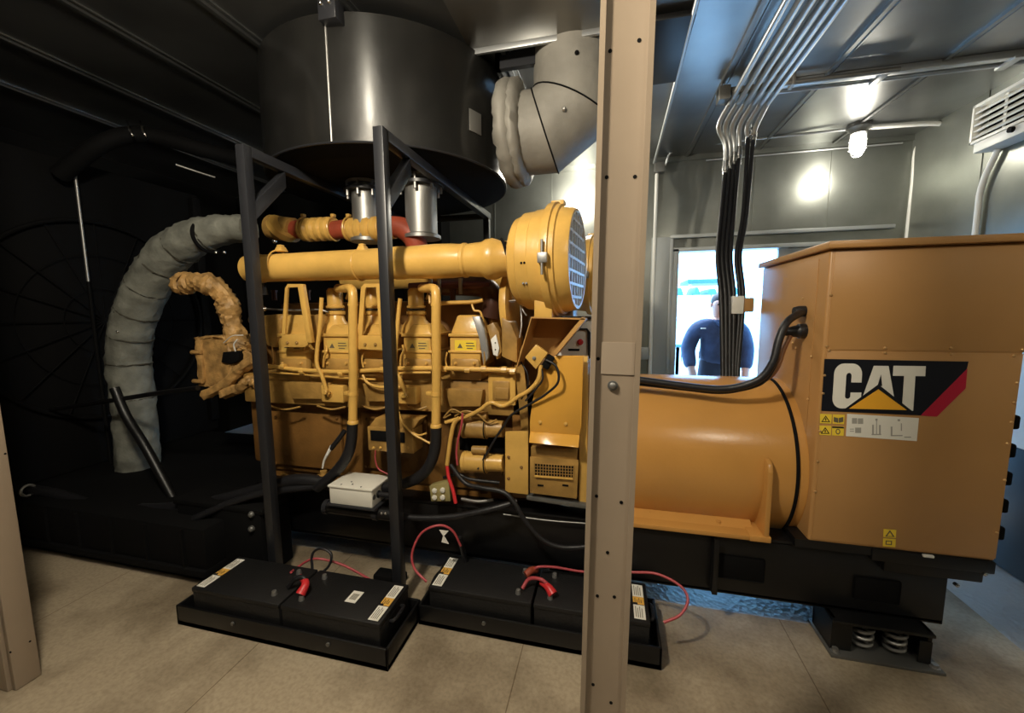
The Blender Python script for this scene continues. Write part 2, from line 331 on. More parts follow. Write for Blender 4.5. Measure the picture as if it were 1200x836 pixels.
b = B(); b.cyl((a.x-.02, yy-.06, ZC-.05), (a.x+.7, yy-.06, ZC-.05), .016); b.box(a.x+.1, a.x+.12, yy-.08, yy, ZC-.07, ZC, .002); link('short_pipe', b, STEEL, t)
for x in (a.x+.62, a.x+1.3):
    b = B(); b.box(x, x+.05, yy-.03, yy+.11, ZC-.055, ZC-.04, .002); link('clamp', b, GALV, t)
# conduit along ceiling at left of the bundle, down to box, then down the back wall
a = PZ(817, 0, ZC-.04); e = PZ(775, 160, ZC-.04)
t = thing('conduit_run', e, 'thin white conduit from the ceiling to a junction box beside the cream column', 'conduit')
yb = YB-.03
b = B(); b.tube([a+(a-e)*.8, a, e, Vector((e.x, yb-.03, ZC-.06))], .013, seg=10); link('pipe', b, GALV, t)
b = B(); jx = P(773, 176, yb).x; b.box(jx-.05, jx+.05, yb-.06, yb+.025, ZC-.16, ZC-.06, .006); link('junction_box', b, GREY, t)
b = B(); q = P(762, 430, yb); b.tube([Vector((jx-.02, yb, ZC-.15)), Vector((q.x, yb, q.z)), Vector((q.x, yb, .0))], .017, seg=10, smooth=False); link('wall_pipe', b, WHTP, t)
# conduit in front of back wall: box -> lamp -> corner, drop
lx, ly = PZ(1007, 146, ZC).x, PZ(1007, 146, ZC).y
conduit('conduit_run', [Vector((jx+.05, yb-.04, ZC-.1)), P(792, 176, 4.42), P(860, 166, 4.3), Vector((lx-.1, ly, ZC-.03))], .011, 'thin ceiling conduit from the junction box to the caged lamp')
kk = P(1106, 139, 4.3)
conduit('conduit_run', [Vector((lx+.08, ly, ZC-.03)), Vector((kk.x-.12, ly+.05, ZC-.03)), Vector((kk.x, kk.y, ZC-.05)), P(1076, 170, YB-.04), P(1070, 215, YB-.04), P(1062, 290, YB-.04), Vector((P(1062, 290, YB-.04).x, YB-.04, 0))], .019, 'white conduit from the caged lamp down the back wall corner', m=WHTP)
conduit('conduit_run', [Vector((.9, YB-.03, ZC-.07)), Vector((xe+.05, YB-.03, ZC-.07))], .008, 'thin conduit along the top of the back wall', m=GALV)
lamp = thing('caged_lamp', (lx, ly, ZC), 'lit jar lamp in a wire cage on the ceiling near the back wall', 'lamp')
b = B(); b.lathe((lx, ly, ZC), (0, 0, -1), [(0, .085), (.03, .085), (.05, .06), (.075, .055)], 24); link('base', b, GREY, lamp)
b = B(); b.lathe((lx, ly, ZC-.075), (0, 0, -1), [(0, .045), (.03, .052), (.10, .052), (.14, .042), (.165, .02), (.17, 0)], 24); link('globe', b, GLAM, lamp)
b = B()
for k in range(6):
    a_ = 2*PI*k/6; r = lambda q: (lx+q*math.cos(a_), ly+q*math.sin(a_))
    b.tube([Vector((*r(.06), ZC-.07)), Vector((*r(.063), ZC-.18)), Vector((*r(.035), ZC-.25)), Vector((*r(.0), ZC-.262))], .0025, seg=6, n=4)
b.torus((lx, ly, ZC-.13), (0, 0, 1), .063, .0025, 24, 6); b.torus((lx, ly, ZC-.2), (0, 0, 1), .06, .0025, 24, 6); link('cage', b, GALV, lamp)
# louvre vent on right wall
t = thing('vent_louvre', (XR, 3.6, 2.8), 'white louvred vent box high on the right wall', 'vent')
xw = XR-.12
ya, yz = PX(1140, 125, xw).y, PX(1215, 79, xw).y; zt, zb_ = PX(1140, 125, xw).z, PX(1146, 166, xw).z
b = B(); b.box(xw, XR, yz, ya, zt-.02, zt, .003); b.box(xw, XR, yz, ya, zb_, zb_+.02, .003); b.box(xw, XR, ya-.02, ya, zb_, zt, .003); b.box(xw, XR, yz, yz+.02, zb_, zt, .003); b.box(xw+.03, xw+.035, (ya+yz)/2-.01, (ya+yz)/2+.01, zb_, zt); link('frame', b, WHTP, t)
b = B(); b.box(xw+.09, XR-.005, yz+.02, ya-.02, zb_+.02, zt-.02); link('backing', b, BLKM, t)
for k in range(5):
    zz = zb_+.045+k*(zt-zb_-.06)/5; b = B(); b.prism([(xw+.002, yz+.02, zz), (xw+.012, yz+.02, zz-.008), (xw+.07, yz+.02, zz+.035), (xw+.06, yz+.02, zz+.043)], (0, ya-yz-.04, 0)); link('slat', b, WHTP, t)
b = B(); b.box(xw-.01, XR, yz, ya-.06, zb_-.075, zb_-.01, .004); pl = link('lower_box', b, WHTP, t)
b = B(); q = (xw-.01, ya-.35, zb_-.0); b.cyl((xw-.03, ya-.35, zb_-.03), (xw-.01, ya-.35, zb_-.03), .018); link('knob', b, BLKM, pl)
conduit('conduit_run', [Vector((XR-.03, ya-.12, zb_-.07)), PX(1150, 220, XR-.03), PX(1142, 280, XR-.03), Vector((XR-.03, PX(1142, 280, XR-.03).y, .0))], .018, 'white conduit dropping from the louvred vent down the right wall', m=WHTP)
# ceiling header panel and exhaust opening
b = B(); a = PZ(548, 52, ZC-.02); e = PZ(712, 38, ZC-.02)
ty = (a.y+e.y)/2
t = thing('ceiling_hatch', (-.4, ty, ZC), 'grey steel ceiling hatch panel around the exhaust elbow', 'panel')
b = B(); b.box(a.x, .05, ty-1.05, ty-.02, ZC-.03, ZC-.019, .002); link('panel', b, mat('hatch_steel', (.22, .21, .19), .3, .6, .15, 3), t)
b = B(); b.box(a.x, .15, ty-.02, ty, ZC-.06, ZC-.002, .002); link('edge_angle', b, GALV, t)
b = B(); x0_, x1_ = a.x+.12, .12
b.box(x0_, x0_+.03, ty+.1, ty+.9, ZC-.09, ZC-.002); b.box(x1_-.03, x1_, ty+.1, ty+.9, ZC-.09, ZC-.002); b.box(x0_, x1_, ty+.1, ty+.14, ZC-.09, ZC-.002); b.box(x0_, x1_, ty+.86, ty+.9, ZC-.09, ZC-.002); link('collar_frame', b, BLKS, t)
b = B(); q0 = PZ(768, 20, ZC-.03); q1 = PZ(797, 92, ZC-.03); b.box(x1_+.04, q1.x-.02, q0.y, q1.y, ZC-.05, ZC-.019, .004); tag(link('ceiling_box', b, BLK), 'black flat box on the ceiling just right of the cream column', 'box')
# ------------------------------------------------------------------ silencer and its frame
SX, SY, SR, SZ0, SZ1 = -1.52, 2.72, .80, 2.43, 3.06
sil = thing('exhaust_silencer', (SX, SY, SZ0), 'huge black steel drum silencer hanging above the engine', 'silencer')
b = B(); b.lathe((SX, SY, SZ0), (0, 0, 1), [(-.0, SR-.1), (0, SR-.01), (.006, SR), (SZ1-SZ0, SR), (SZ1-SZ0+.03, SR-.12)], 96); link('drum', b, SIL, sil, 30)
b = B(); b.torus((SX, SY, SZ0+.006), (0, 0, 1), SR, .006, 96, 6); link('rim', b, BLKS, sil)
b = B(); b.lathe((SX, SY, SZ0-.03), (0, 0, 1), [(0, SR-.12), (.004, SR-.1), (.029, SR-.008)], 96); link('bottom_plate', b, BLKM, sil)
# weld seam on the shell facing the camera
def onsil(px, z):
    # point on the drum seen at column px, height z
    best = None
    for k in range(720):
        a_ = 2*PI*k/720; p = Vector((SX+SR*math.cos(a_), SY+SR*math.sin(a_), z)); d = p-CAM; zz = d.dot(F); x = CX+FPX*d.dot(RR)/zz
        nrm = Vector((math.cos(a_), math.sin(a_), 0))
        if nrm.dot(-d) > 0 and (best is None or abs(x-px) < best[0]): best = (abs(x-px), p, nrm)
    return best[1], best[2]
p, nr = onsil(386, 2.7); b = B(); b.cyl(p.xy.to_3d()+Vector((0, 0, SZ0+.01)), p.xy.to_3d()+Vector((0, 0, SZ1-.05)), .006, 8); link('weld_seam', b, STEEL, sil)
p, nr = onsil(556, 2.66); t_ = Vector((-nr.y, nr.x, 0))
b = B(); c = p+nr*.002+Vector((0, 0, -.0)); b.prism([c-t_*.05+Vector((0, 0, -.06)), c+t_*.05+Vector((0, 0, -.06)), c+t_*.05+Vector((0, 0, .06)), c-t_*.05+Vector((0, 0, .06))], nr*.004, .001); link('name_plate', b, STEEL, sil)
p, nr = onsil(392, 3.0); b = B(); b.box(p.x-.05, p.x+.05, p.y-.06, p.y+.02, 2.99, ZC-.002, .006); lug = link('lifting_lug', b, BLKS, sil)
for dx in (-.025, .02):
    b = B(); b.ball((p.x+dx, p.y-.065, 3.06), .012); link('bolt', b, CHR, lug)
for ax_, (px, py) in enumerate(((428, 236), (494, 258))):
    q = P(px, py, 2.45); x_, y_ = q.x, 2.45; w_ = .085 if ax_ == 0 else .1
    b = B(); b.lathe((x_, y_, SZ0-.03), (0, 0, -1), [(0, w_+.03), (.02, w_+.03), (.021, w_), (.35, w_), (.36, w_+.02), (.38, w_+.02)], 32); st = link('outlet_stub', b, STEEL, sil)
    b = B(); b.lathe((x_, y_, SZ0-.075), (0, 0, -1), [(0, w_+.045), (.018, w_+.045)], 32); link('flange', b, BLKS, st)
    for k in range(8):
        a_ = 2*PI*k/8+.2; b = B(); b.cyl((x_+(w_+.03)*math.cos(a_), y_+(w_+.03)*math.sin(a_), SZ0-.13), (x_+(w_+.03)*math.cos(a_), y_+(w_+.03)*math.sin(a_), SZ0-.04), .01, 8); link('bolt', b, STEEL, st)
fr = thing('silencer_stand', (-1.43, 1.76, 0), 'black square-tube frame standing in front of the engine under the silencer', 'frame')
W = .026
xa, xb = -1.83, -1.05; zt = 2.40
for x in (xa, xb):
    b = B(); b.box(x-W, x+W, 1.74, 1.74+2*W, 0.008, zt, .004); lg = link('post', b, BLKS, fr)
    b = B(); b.box(x-.07, x+.07, 1.75, 1.83, 0, .008); link('foot_plate', b, BLKS, lg)
    b = B(); b.box(x-W, x+W, 3.4, 3.4+2*W, 0.008, zt-2*W, .004); lg = link('post', b, BLKS, fr)
    b = B(); b.box(x-.07, x+.07, 3.37, 3.49, 0, .008); link('foot_plate', b, BLKS, lg)
    b = B(); b.box(x-W, x+W, 1.74+2*W, 3.47, zt-2*W, zt, .004); link('top_rail', b, BLKS, fr)
    b = B(); s_ = .035
    b.prism([(x-W, 1.79, zt-.36), (x+W, 1.79, zt-.36), (x+W, 1.79, zt-.27), (x-W, 1.79, zt-.27)], (0, .22, .22), .004); link('corner_brace', b, BLKS, fr)
b = B(); b.box(xa+W, xb-W, 3.41, 3.45, zt-.05, zt-.005, .004); link('cross_rail', b, BLKS, fr)
# insulated exhaust elbow at the side of the silencer
t = thing('insulated_exhaust_elbow', (-.45, 2.6, 2.4), 'grey cloth-wrapped exhaust elbow beside the silencer, turning up into the ceiling', 'duct')
c0 = P(606, 155, 2.5)
ax_ = Vector((1, -.05, .02)).normalized()
rc = .30
cz = 2.66; cy = 2.62
b = B(); b.lathe((-.68, cy, cz), ax_, [(0, .16), (.012, .27), (.03, .305), (.06, .312), (.09, .306), (.1, .290), (.108, .306), (.13, .303), (.15, .27), (.155, .2)], 64)
for v in b.bm.verts: v.co += Vector((random.uniform(-.006, .006),)*3)
link('collar_jacket', b, JACK, t, 60)
def mitre(pts, r, seg=36):
    q = B(); pts = [Vector(p) for p in pts]; rings = []
    for i, p in enumerate(pts):
        if i == 0: n_ = (pts[1]-p).normalized()
        elif i == len(pts)-1: n_ = (p-pts[-2]).normalized()
        else: n_ = ((pts[i+1]-p).normalized()+(p-pts[i-1]).normalized()).normalized()
        u = n_.cross(Vector((0, 1, 0))).normalized(); v = Vector((0, 1, 0)); v = (v-n_*v.dot(n_)).normalized()
        k = 1.0 if i in (0, len(pts)-1) else 1/max(.8, n_.dot((p-pts[i-1]).normalized()))
        rings.append([q.bm.verts.new(p+(u*k*math.cos(2*PI*j/seg)+v*math.sin(2*PI*j/seg))*r) for j in range(seg)])
    return q, rings
Cc = P(621, 98, cy-.1); Rb = .245; path = [(Cc.x-.06, cy, Cc.z-Rb), (Cc.x+.325*Rb, cy, Cc.z-Rb), (Cc.x+Rb, cy, Cc.z-.51*Rb), (Cc.x+Rb, cy, ZC-.005)]
pv = [Vector(p) for p in path]
for i in range(len(path)-1):
    q, rings = mitre(path, .237)
    for a_, b_ in zip(rings[i:i+1], rings[i+1:i+2]):
        for j in range(36): q.bm.faces.new([a_[j], a_[(j+1) % 36], b_[(j+1) % 36], b_[j]])
    keep = set(rings[i])|set(rings[i+1]); bmesh.ops.delete(q.bm, geom=[v for v in q.bm.verts if v not in keep], context='VERTS')
    seg_ = link('jacket_section', q, JACK, t, 60)
q, rings = mitre(path, .240)
for i in (1, 2):
    cc = [v.co.copy() for v in rings[i]]; bb = B(); bb.tube(cc+[cc[0]], .0045, seg=6, smooth=False); link('seam', bb, BLKM, t)
q.bm.free()
for px, py in ((676, 62), (661, 128)):
    s_ = P(px, py, cy-.235); b = B(); b.lathe(s_, (0, -1, 0), [(-.02, .012), (.006, .012), (.012, .006)], 12); link('lacing_pin', b, BLKM if py < 100 else STEEL, t)
# ------------------------------------------------------------------ base skid
skid = thing('base_skid', (-.5, 2.4, 0), 'long black steel base frame under the engine and generator', 'base frame')
x2 = P(1106, 720, 2.02).x
b = B(); b.box(-2.2, x2, 2.02, 2.05, .17, .46, .003); b.box(-2.2, x2, 2.02, 2.14, .45, .47, .003); b.box(-2.2, x2, 2.02, 2.14, .165, .185, .003); link('front_rail', b, BLK, skid)
b = B(); b.box(-2.2, x2, 2.85, 2.88, .17, .46, .003); link('rear_rail', b, BLK, skid)
for x in (-1.2, -.4, .35, x2-.06):
    b = B(); b.box(x, x+.04, 2.05, 2.85, .18, .45); link('cross_member', b, BLK, skid)
for (a, c, e, f_) in ((840, 652, 896, 680), (1000, 678, 1055, 706)):
    b = B(); x0, x1, z0, z1 = rect(a, c, e, f_, 2.018); b.box(x0, x1, 2.0165, 2.021, z0, z1, .008); link('lifting_pocket', b, BLKM, skid)
q = P(838, 665, 1.99); b = B(); b.box(q.x-.012, q.x+.012, 1.975, 2.021, .18, .46, .003); link('stiffener', b, BLK, skid)
x3 = P(1160, 665, 2.02).x
b = B(); b.box(x2-.25, x3-.035, 1.995, 2.8, .395, .475, .006); b.box(x2-.3, x3, 1.992, 2.8, .44, .495, .006); b.box(.85, x3-.02, 2.0, 2.8, .46, .499); link('end_bracket', b, BLK, skid)
for px, py in ((1121, 686), (1154, 673)):
    q = P(px, py, 1.99); b = B(); b.lathe(q, (0, -1, 0), [(-.01, .008), (.006, .008), (.009, .004)], 10); link('bolt', b, CHR, skid)
b = B(); b.box(-4.75, -2.2, 1.66, 3.2, .1, .34, .006); b.box(-4.75, -2.2, 1.64, 3.22, .06, .1, .004); b.box(-4.7, -2.25, 1.7, 1.8, 0, .06); b.box(-4.7, -2.25, 3.0, 3.1, 0, .06); link('radiator_base', b, BLKM, skid)
for i in range(9):
    x = -4.6+i*.28; b = B(); b.box(x, x+.015, 1.645, 1.67, .1, .33); link('stiffener', b, BLKM, skid)
# white clip under the housing
q = P(1089, 653, 1.985); b = B(); b.box(q.x-.02, q.x+.02, 1.985, 1.999, q.z-.006, q.z+.006, .004); link('cable_clip', b, WHTP, skid)
def isolator(x, y, label):
    t = thing('spring_isolator', (x, y, 0), label, 'mount', 'spring isolators under the base frame')
    b = B(); b.box(x-.21, x+.21, y-.1, y+.12, 0, .014, .002); link('base_plate', b, GREY, t)
    b = B(); b.box(x-.2, x-.185, y-.06, y+.1, .014, .165); b.box(x+.16, x+.175, y-.06, y+.1, .014, .165); b.box(x-.2, x+.175, y+.09, y+.1, .014, .165); b.box(x-.2, x+.175, y-.08, y+.1, .15, .165, .003); b.box(x-.2, x-.12, y-.065, y-.06, .02, .16); b.box(x+.13, x+.175, y-.065, y-.06, .02, .12); link('housing', b, BLK, t)
    for dx in (-.055, .07):
        b = B(); pts = []
        for k in range(64):
            a_ = k/64*2*PI*4; pts.append(Vector((x+dx+.036*math.cos(a_), y-.015+.036*math.sin(a_), .022+k/64*.125)))
        b.tube(pts, .0075, seg=8, smooth=False); link('spring', b, STEEL, t)
    for dx in (-.185, .185):
        b = B(); b.lathe((x+dx, y-.075, .014), (0, 0, 1), [(0, .018), (.005, .018), (.006, .012), (.018, .012)], 6 if 0 else 12); link('anchor_bolt', b, STEEL, t)
isolator(1.2, 2.02, 'black spring isolator with coil springs under the generator end of the base')
isolator(-.1, 2.14, 'black spring isolator under the base frame behind the cream column')
# ------------------------------------------------------------------ generator
gen = thing('generator', (.6, 2.4, .5), 'tan generator with a boxy terminal housing and round barrel', 'generator')
GY = 2.0
hx0, hx1 = P(962, 440, GY).x, P(1195, 455, GY).x; hz0, hz1 = P(1050, 646, GY).z, P(1080, 288, GY).z
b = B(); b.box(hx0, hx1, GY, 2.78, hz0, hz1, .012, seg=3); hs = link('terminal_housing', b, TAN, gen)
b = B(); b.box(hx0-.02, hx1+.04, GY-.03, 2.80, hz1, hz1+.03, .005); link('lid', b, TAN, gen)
zs = P(1050, 412, GY).z
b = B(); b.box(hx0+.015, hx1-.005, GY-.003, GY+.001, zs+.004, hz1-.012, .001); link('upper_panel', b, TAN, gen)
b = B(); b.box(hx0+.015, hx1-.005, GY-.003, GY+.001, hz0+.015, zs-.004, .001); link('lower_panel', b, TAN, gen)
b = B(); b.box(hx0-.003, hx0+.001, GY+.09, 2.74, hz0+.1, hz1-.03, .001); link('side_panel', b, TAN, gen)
for px, py in ((967, 346), (957, 406), (971, 411), (1037, 408), (1037, 414), (1114, 408), (1114, 415), (1188, 417), (1198, 410), (962, 440), (958, 461), (953, 505), (1193, 449), (1190, 472), (1185, 495), (1180, 520), (1177, 563), (1173, 625), (940, 575), (949, 540)):
    q = P(px, py, GY-.003)
    if q.x < hx0+.006: q.x = hx0+.012
    if q.x > hx1-.01: q.x = hx1-.014
    b = B(); b.lathe(q, (0, -1, 0), [(0, .006), (.003, .0055), (.0055, .003)], 10); link('rivet', b, mat('rivet', (.7, .45, .2), .3, .6) if 'rivet' not in MATS else MATS['rivet'], hs)
for px, py in ((941, 350), (951, 418), (933, 540), (947, 468), (929, 402), (933, 408)):
    q = PX(px, py, hx0-.003); b = B(); b.lathe(q, (-1, 0, 0), [(0, .006), (.003, .0055), (.0055, .003)], 10); link('rivet', b, MATS['rivet'], hs)
# back end vents seen as dark edge at the far right
b = B(); b.box(hx1, hx1+.03, GY+.04, 2.7, hz0+.02, 1.25, .01)
link('end_bell', b, BLK, gen)
for k in range(5):
    zz = hz0+.08+k*.12; b = B(); b.box(hx1+.02, hx1+.045, GY+.03, GY+.25, zz, zz+.06, .01); link('vent_rib', b, BLKM, gen)
# barrel
BYc, BZ, BR = 2.45, .755, .42
b = B(); b.lathe((-.12, BYc, BZ), (1, 0, 0), [(0, BR-.01), (.01, BR), (.5, BR), (hx0+.15, BR)], 96); link('barrel', b, TAN2, gen, 30)
b = B(); b.torus((hx0-.045, BYc, BZ), (1, 0, 0), BR+.001, .008, 96, 8); link('band', b, BLKM, gen)
b = B(); x0 = -.1; x1 = P(884, 615, 2.04).x; b.box(x0, x1, 1.985, 2.2, .472, .495, .004)
b.prism([(x0, 2.05, .495), (x0, 2.16, .495), (x0, 2.16, .54)], (x1-x0, 0, 0)); link('mounting_foot', b, TAN2, gen)
xg = P(893, 580, 2.04).x
b = B(); pts = [(xg, 1.985, .495), (xg, 2.3, .495), (xg, 2.3, .86), (xg, 2.03, .86), (xg, 2.0, .845), (xg, 1.985, .81)]; b.prism(pts, (.022, 0, 0), .004); b.box(xg-.06, xg+.03, 1.98, 2.15, .472, .5, .004); link('gusset', b, TAN2, gen)
b = B(); q = P(742, 500, 2.05)
for px, py in ((762, 603), (838, 607), (842, 614)):
    q = PZ(px, py, .495); hexbolt(gen, q, (0, 0, 1), .012, TAN2)
# decal
def decal(nm, pts, m, off, parent, crop=None):
    q = B(); q.prism([P(x, y, GY-off) for x, y in pts], (0, .001, 0)); return link(nm, q, m, parent)
s6 = lambda L: [(860+x/3.482, 260+y/3.482) for x, y in L]
dc = decal('logo_decal', s6([(370, 560), (958, 571), (950, 603), (765, 791), (357, 772)]), LBLK, .005, gen)
decal('red_stripe', s6([(953, 600), (946, 680), (828, 796), (763, 791)]), LRED, .006, dc)
def arc(cx, cy, rx, ry, a0, a1, n=8): return [(cx+rx*math.cos(math.radians(a0+(a1-a0)*i/n)), cy+ry*math.sin(math.radians(a0+(a1-a0)*i/n))) for i in range(n+1)]
def slant(L): return s6([(x-(y-580)*.065, y+(x-400)*.012) for x, y in L])
Cp = [(526, 655)]+arc(486, 622, 40, 44, 0, -90, 6)+arc(452, 620, 40, 42, -90, -180, 6)+arc(452, 722, 40, 40, 180, 90, 6)+arc(490, 718, 38, 42, 90, 0, 6)+[(528, 696), (484, 696)]+arc(473, 712, 11, 10, 0, 180, 6)+arc(473, 628, 11, 12, 180, 360, 6)+[(484, 655)]
decal('letter', slant(Cp), LWHT, .0065, dc, )
Ap = [(572, 586), (632, 586), (668, 735), (628, 735), (618, 690), (586, 690), (576, 735), (528, 735)]
decal('letter', slant(Ap), LWHT, .0065, dc)
decal('letter_hole', slant([(603, 622), (611, 668), (592, 668)]), LBLK, .0072, dc)
Tp = [(652, 585), (784, 585), (784, 626), (744, 626), (744, 768), (698, 768), (698, 626), (652, 626)]
decal('letter', slant(Tp), LWHT, .0065, dc)
decal('triangle_outline', s6([(590, 664), (448, 768), (732, 776)]), LBLK, .0078, dc)
decal('triangle', s6([(590, 684), (470, 763), (706, 769)]), mat('decal_yellow', (.85, .42, .03), .4), .0086, dc)
s7 = lambda L: [(940+x/3.214, 400+y/3.214) for x, y in L]
lb = decal('instruction_label', s7([(170, 274), (440, 290), (432, 377), (165, 358)]), LWHT, .005, gen)
for r_ in ((188, 290, 207, 311), (210, 291, 230, 312), (264, 315, 270, 350), (276, 292, 284, 300), (279, 300, 282, 352), (290, 316, 296, 352), (262, 350, 298, 354), (334, 322, 340, 358), (360, 294, 369, 302), (372, 310, 376, 338), (334, 354, 378, 358), (180, 330, 195, 333), (180, 338, 195, 341), (200, 326, 222, 346), (385, 360, 410, 364)):
    a, c, e, f_ = r_; decal('print', s7([(a, c), (e, c), (e, f_), (a, f_)]), GRN, .0056, lb)
for i, (a, c) in enumerate(((68, 274), (116, 276), (66, 318), (114, 320))):
    wl = decal('warning_label', s7([(a, c), (a+44, c+2), (a+42, c+37), (a-1, c+35)]), LYEL, .005, gen)
    if i in (0, 2):
        decal('print', s7([(a+21, c+6), (a+38, c+31), (a+4, c+31)]), LBLK, .0056, wl); decal('print', s7([(a+21, c+12), (a+32, c+28), (a+10, c+28)]), LYEL, .006, wl); decal('print', s7([(a+19, c+16), (a+23, c+16), (a+23, c+26), (a+19, c+26)]), LBLK, .0064, wl)
    elif i == 1:
        decal('print', s7([(a+3, c+10), (a+20, c+14), (a+20, c+32), (a+3, c+28)]), LINE, .0056, wl); decal('print', s7([(a+22, c+14), (a+39, c+10), (a+39, c+28), (a+22, c+32)]), LINE, .0056, wl)
    else:
        decal('print', s7([(a, c+1), (a+43, c+3), (a+43, c+9), (a, c+7)]), LBLK, .0056, wl); decal('print', s7(arc(a+21, c+21, 9, 11, 0, 350, 12)), LINE, .0056, wl); decal('print', s7(arc(a+21, c+21, 5, 7, 0, 350, 12)), LYEL, .006, wl)
for i, (a, c) in enumerate(((307, 708), (305, 743))):
    wl = decal('warning_label', s7([(a, c), (a+48, c+4), (a+46, c+34), (a-1, c+30)]), LYEL, .005, gen)
    if i == 0: decal('print', s7([(a+24, c+4), (a+42, c+30), (a+6, c+28)]), LINE, .0056, wl); decal('print', s7([(a+24, c+12), (a+34, c+27), (a+14, c+26)]), LYEL, .006, wl)
    else: decal('print', s7([(a+10, c+8), (a+34, c+10), (a+33, c+26), (a+9, c+24)]), LINE, .0056, wl); decal('print', s7([(a+14, c+12), (a+30, c+13), (a+29, c+22), (a+13, c+21)]), LYEL, .006, wl)
# power cable from the housing side over the barrel
pc = thing('power_cable', P(940, 370, 2.14), 'thick black cable curving from the housing side down over the barrel', 'cable')
def sd(px, py, d=0): q = PX(px, py, hx0-d); return q
b = B(); b.tube([sd(944, 366, -.01), sd(938, 367, .03), P(922, 378, 2.1), P(913, 398, 2.08), P(906, 424, 2.07), P(892, 443, 2.08), P(868, 453, 2.1), P(840, 456, 2.12), P(800, 452, 2.14), P(755, 446, 2.15), P(715, 442, 2.16), P(680, 440, 2.2)], .017, seg=12, n=6); link('sheath', b, RUB, pc)
b = B(); b.tube([P(921, 384, 2.13), P(914, 402, 2.11), P(908, 428, 2.1), P(894, 448, 2.1), P(868, 457, 2.12), P(840, 460, 2.14), P(800, 456, 2.16), P(745, 450, 2.17), P(715, 447, 2.18)], .009, seg=12, n=6); link('second_sheath', b, RUB, pc)
q = sd(944, 388, .0); b = B(); b.lathe(q, (-1, -.02, -.05), [(-.01, .035), (.03, .035), (.035, .03), (.07, .022), (.11, .014)], 20); link('cable_gland', b, RUB, pc)
q = sd(944, 365, 0); b = B(); b.lathe(q, (-1, -.02, .0), [(-.01, .026), (.03, .026), (.05, .02)], 20); link('cable_gland', b, RUB, pc)
b = B(); b.ptube([(926, 394, 2.16), (918, 410, 2.14), (912, 428, 2.12), (904, 440, 2.12), (892, 448, 2.13)], .011, seg=10); tag(link('brown_conduit', b, BROWN), 'brown flexible conduit under the thick black cable beside the housing', 'conduit')
q = P(884, 372, 3.0)
t = thing('junction_box', P(872, 385, 2.95), 'small pale junction box on the cables at the far side of the generator', 'junction box')
b = B(); b.pbox(858, 347, 872, 368, 2.95, .08, .005); link('body', b, WHTP, t)
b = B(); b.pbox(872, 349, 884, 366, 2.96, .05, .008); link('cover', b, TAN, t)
b = B(); b.cyl(P(862, 368, 2.99), P(862, 436, 2.99), .012); link('stem', b, GALV, t)
# ------------------------------------------------------------------ engine
eng = thing('diesel_engine', (-1.3, 2.45, .5), 'large yellow V-bank diesel engine on the black base frame', 'engine')
EX0, EX1 = -2.3, -.5
zz = lambda py, Y=2.1, px=450: P(px, py, Y).z
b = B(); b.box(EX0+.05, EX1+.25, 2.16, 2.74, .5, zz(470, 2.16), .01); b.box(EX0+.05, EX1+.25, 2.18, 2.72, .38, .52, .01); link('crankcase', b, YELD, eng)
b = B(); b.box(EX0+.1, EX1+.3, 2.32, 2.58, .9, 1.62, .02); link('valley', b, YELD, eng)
b = B(); b.box(EX0+.02, EX1+.2, 2.06, 2.4, zz(480, 2.06), zz(443, 2.06), .01); b.box(EX0+.02, EX1+.2, 2.5, 2.84, zz(480, 2.06), zz(443, 2.06), .01); link('bank_deck', b, YEL2, eng)
for (a, c, e, f_) in ((318, 484, 400, 548), (424, 486, 500, 552), (520, 515, 588, 556)):
    b = B(); b.pbox(a, c, e, f_, 2.135, .03, .008); ac = link('access_cover', b, YELD, eng)
    for px, py in ((a+5, c+5), (e-5, c+6), (a+5, f_-5), (e-5, f_-4)): hexbolt(ac, P(px, py, 2.135), (0, -1, 0), .008, YELD)
for (a, c, e, f_) in ((336, 448, 386, 468), (424, 449, 470, 471), (521, 456, 566, 477)):
    b = B(); b.pprism([(a, c), (e, c+1), (e-3, f_), (a+6, f_)], 2.02, .06, .006); link('cam_cover', b, YEL2, eng)
for (a, c, e, f_) in ((376, 452, 402, 472), (464, 453, 488, 474)):
    b = B(); b.pbox(a, c, e, f_, 2.01, .08, .008); lf = link('lifter_housing', b, YEL, eng); hexbolt(lf, P((a+e)/2-3, (c+f_)/2, 2.01), (0, -1, 0), .014, YEL)
heads = [(342, 0), (395, 1), (438, 1), (489, 1), (545, 2)]
HY = 2.03
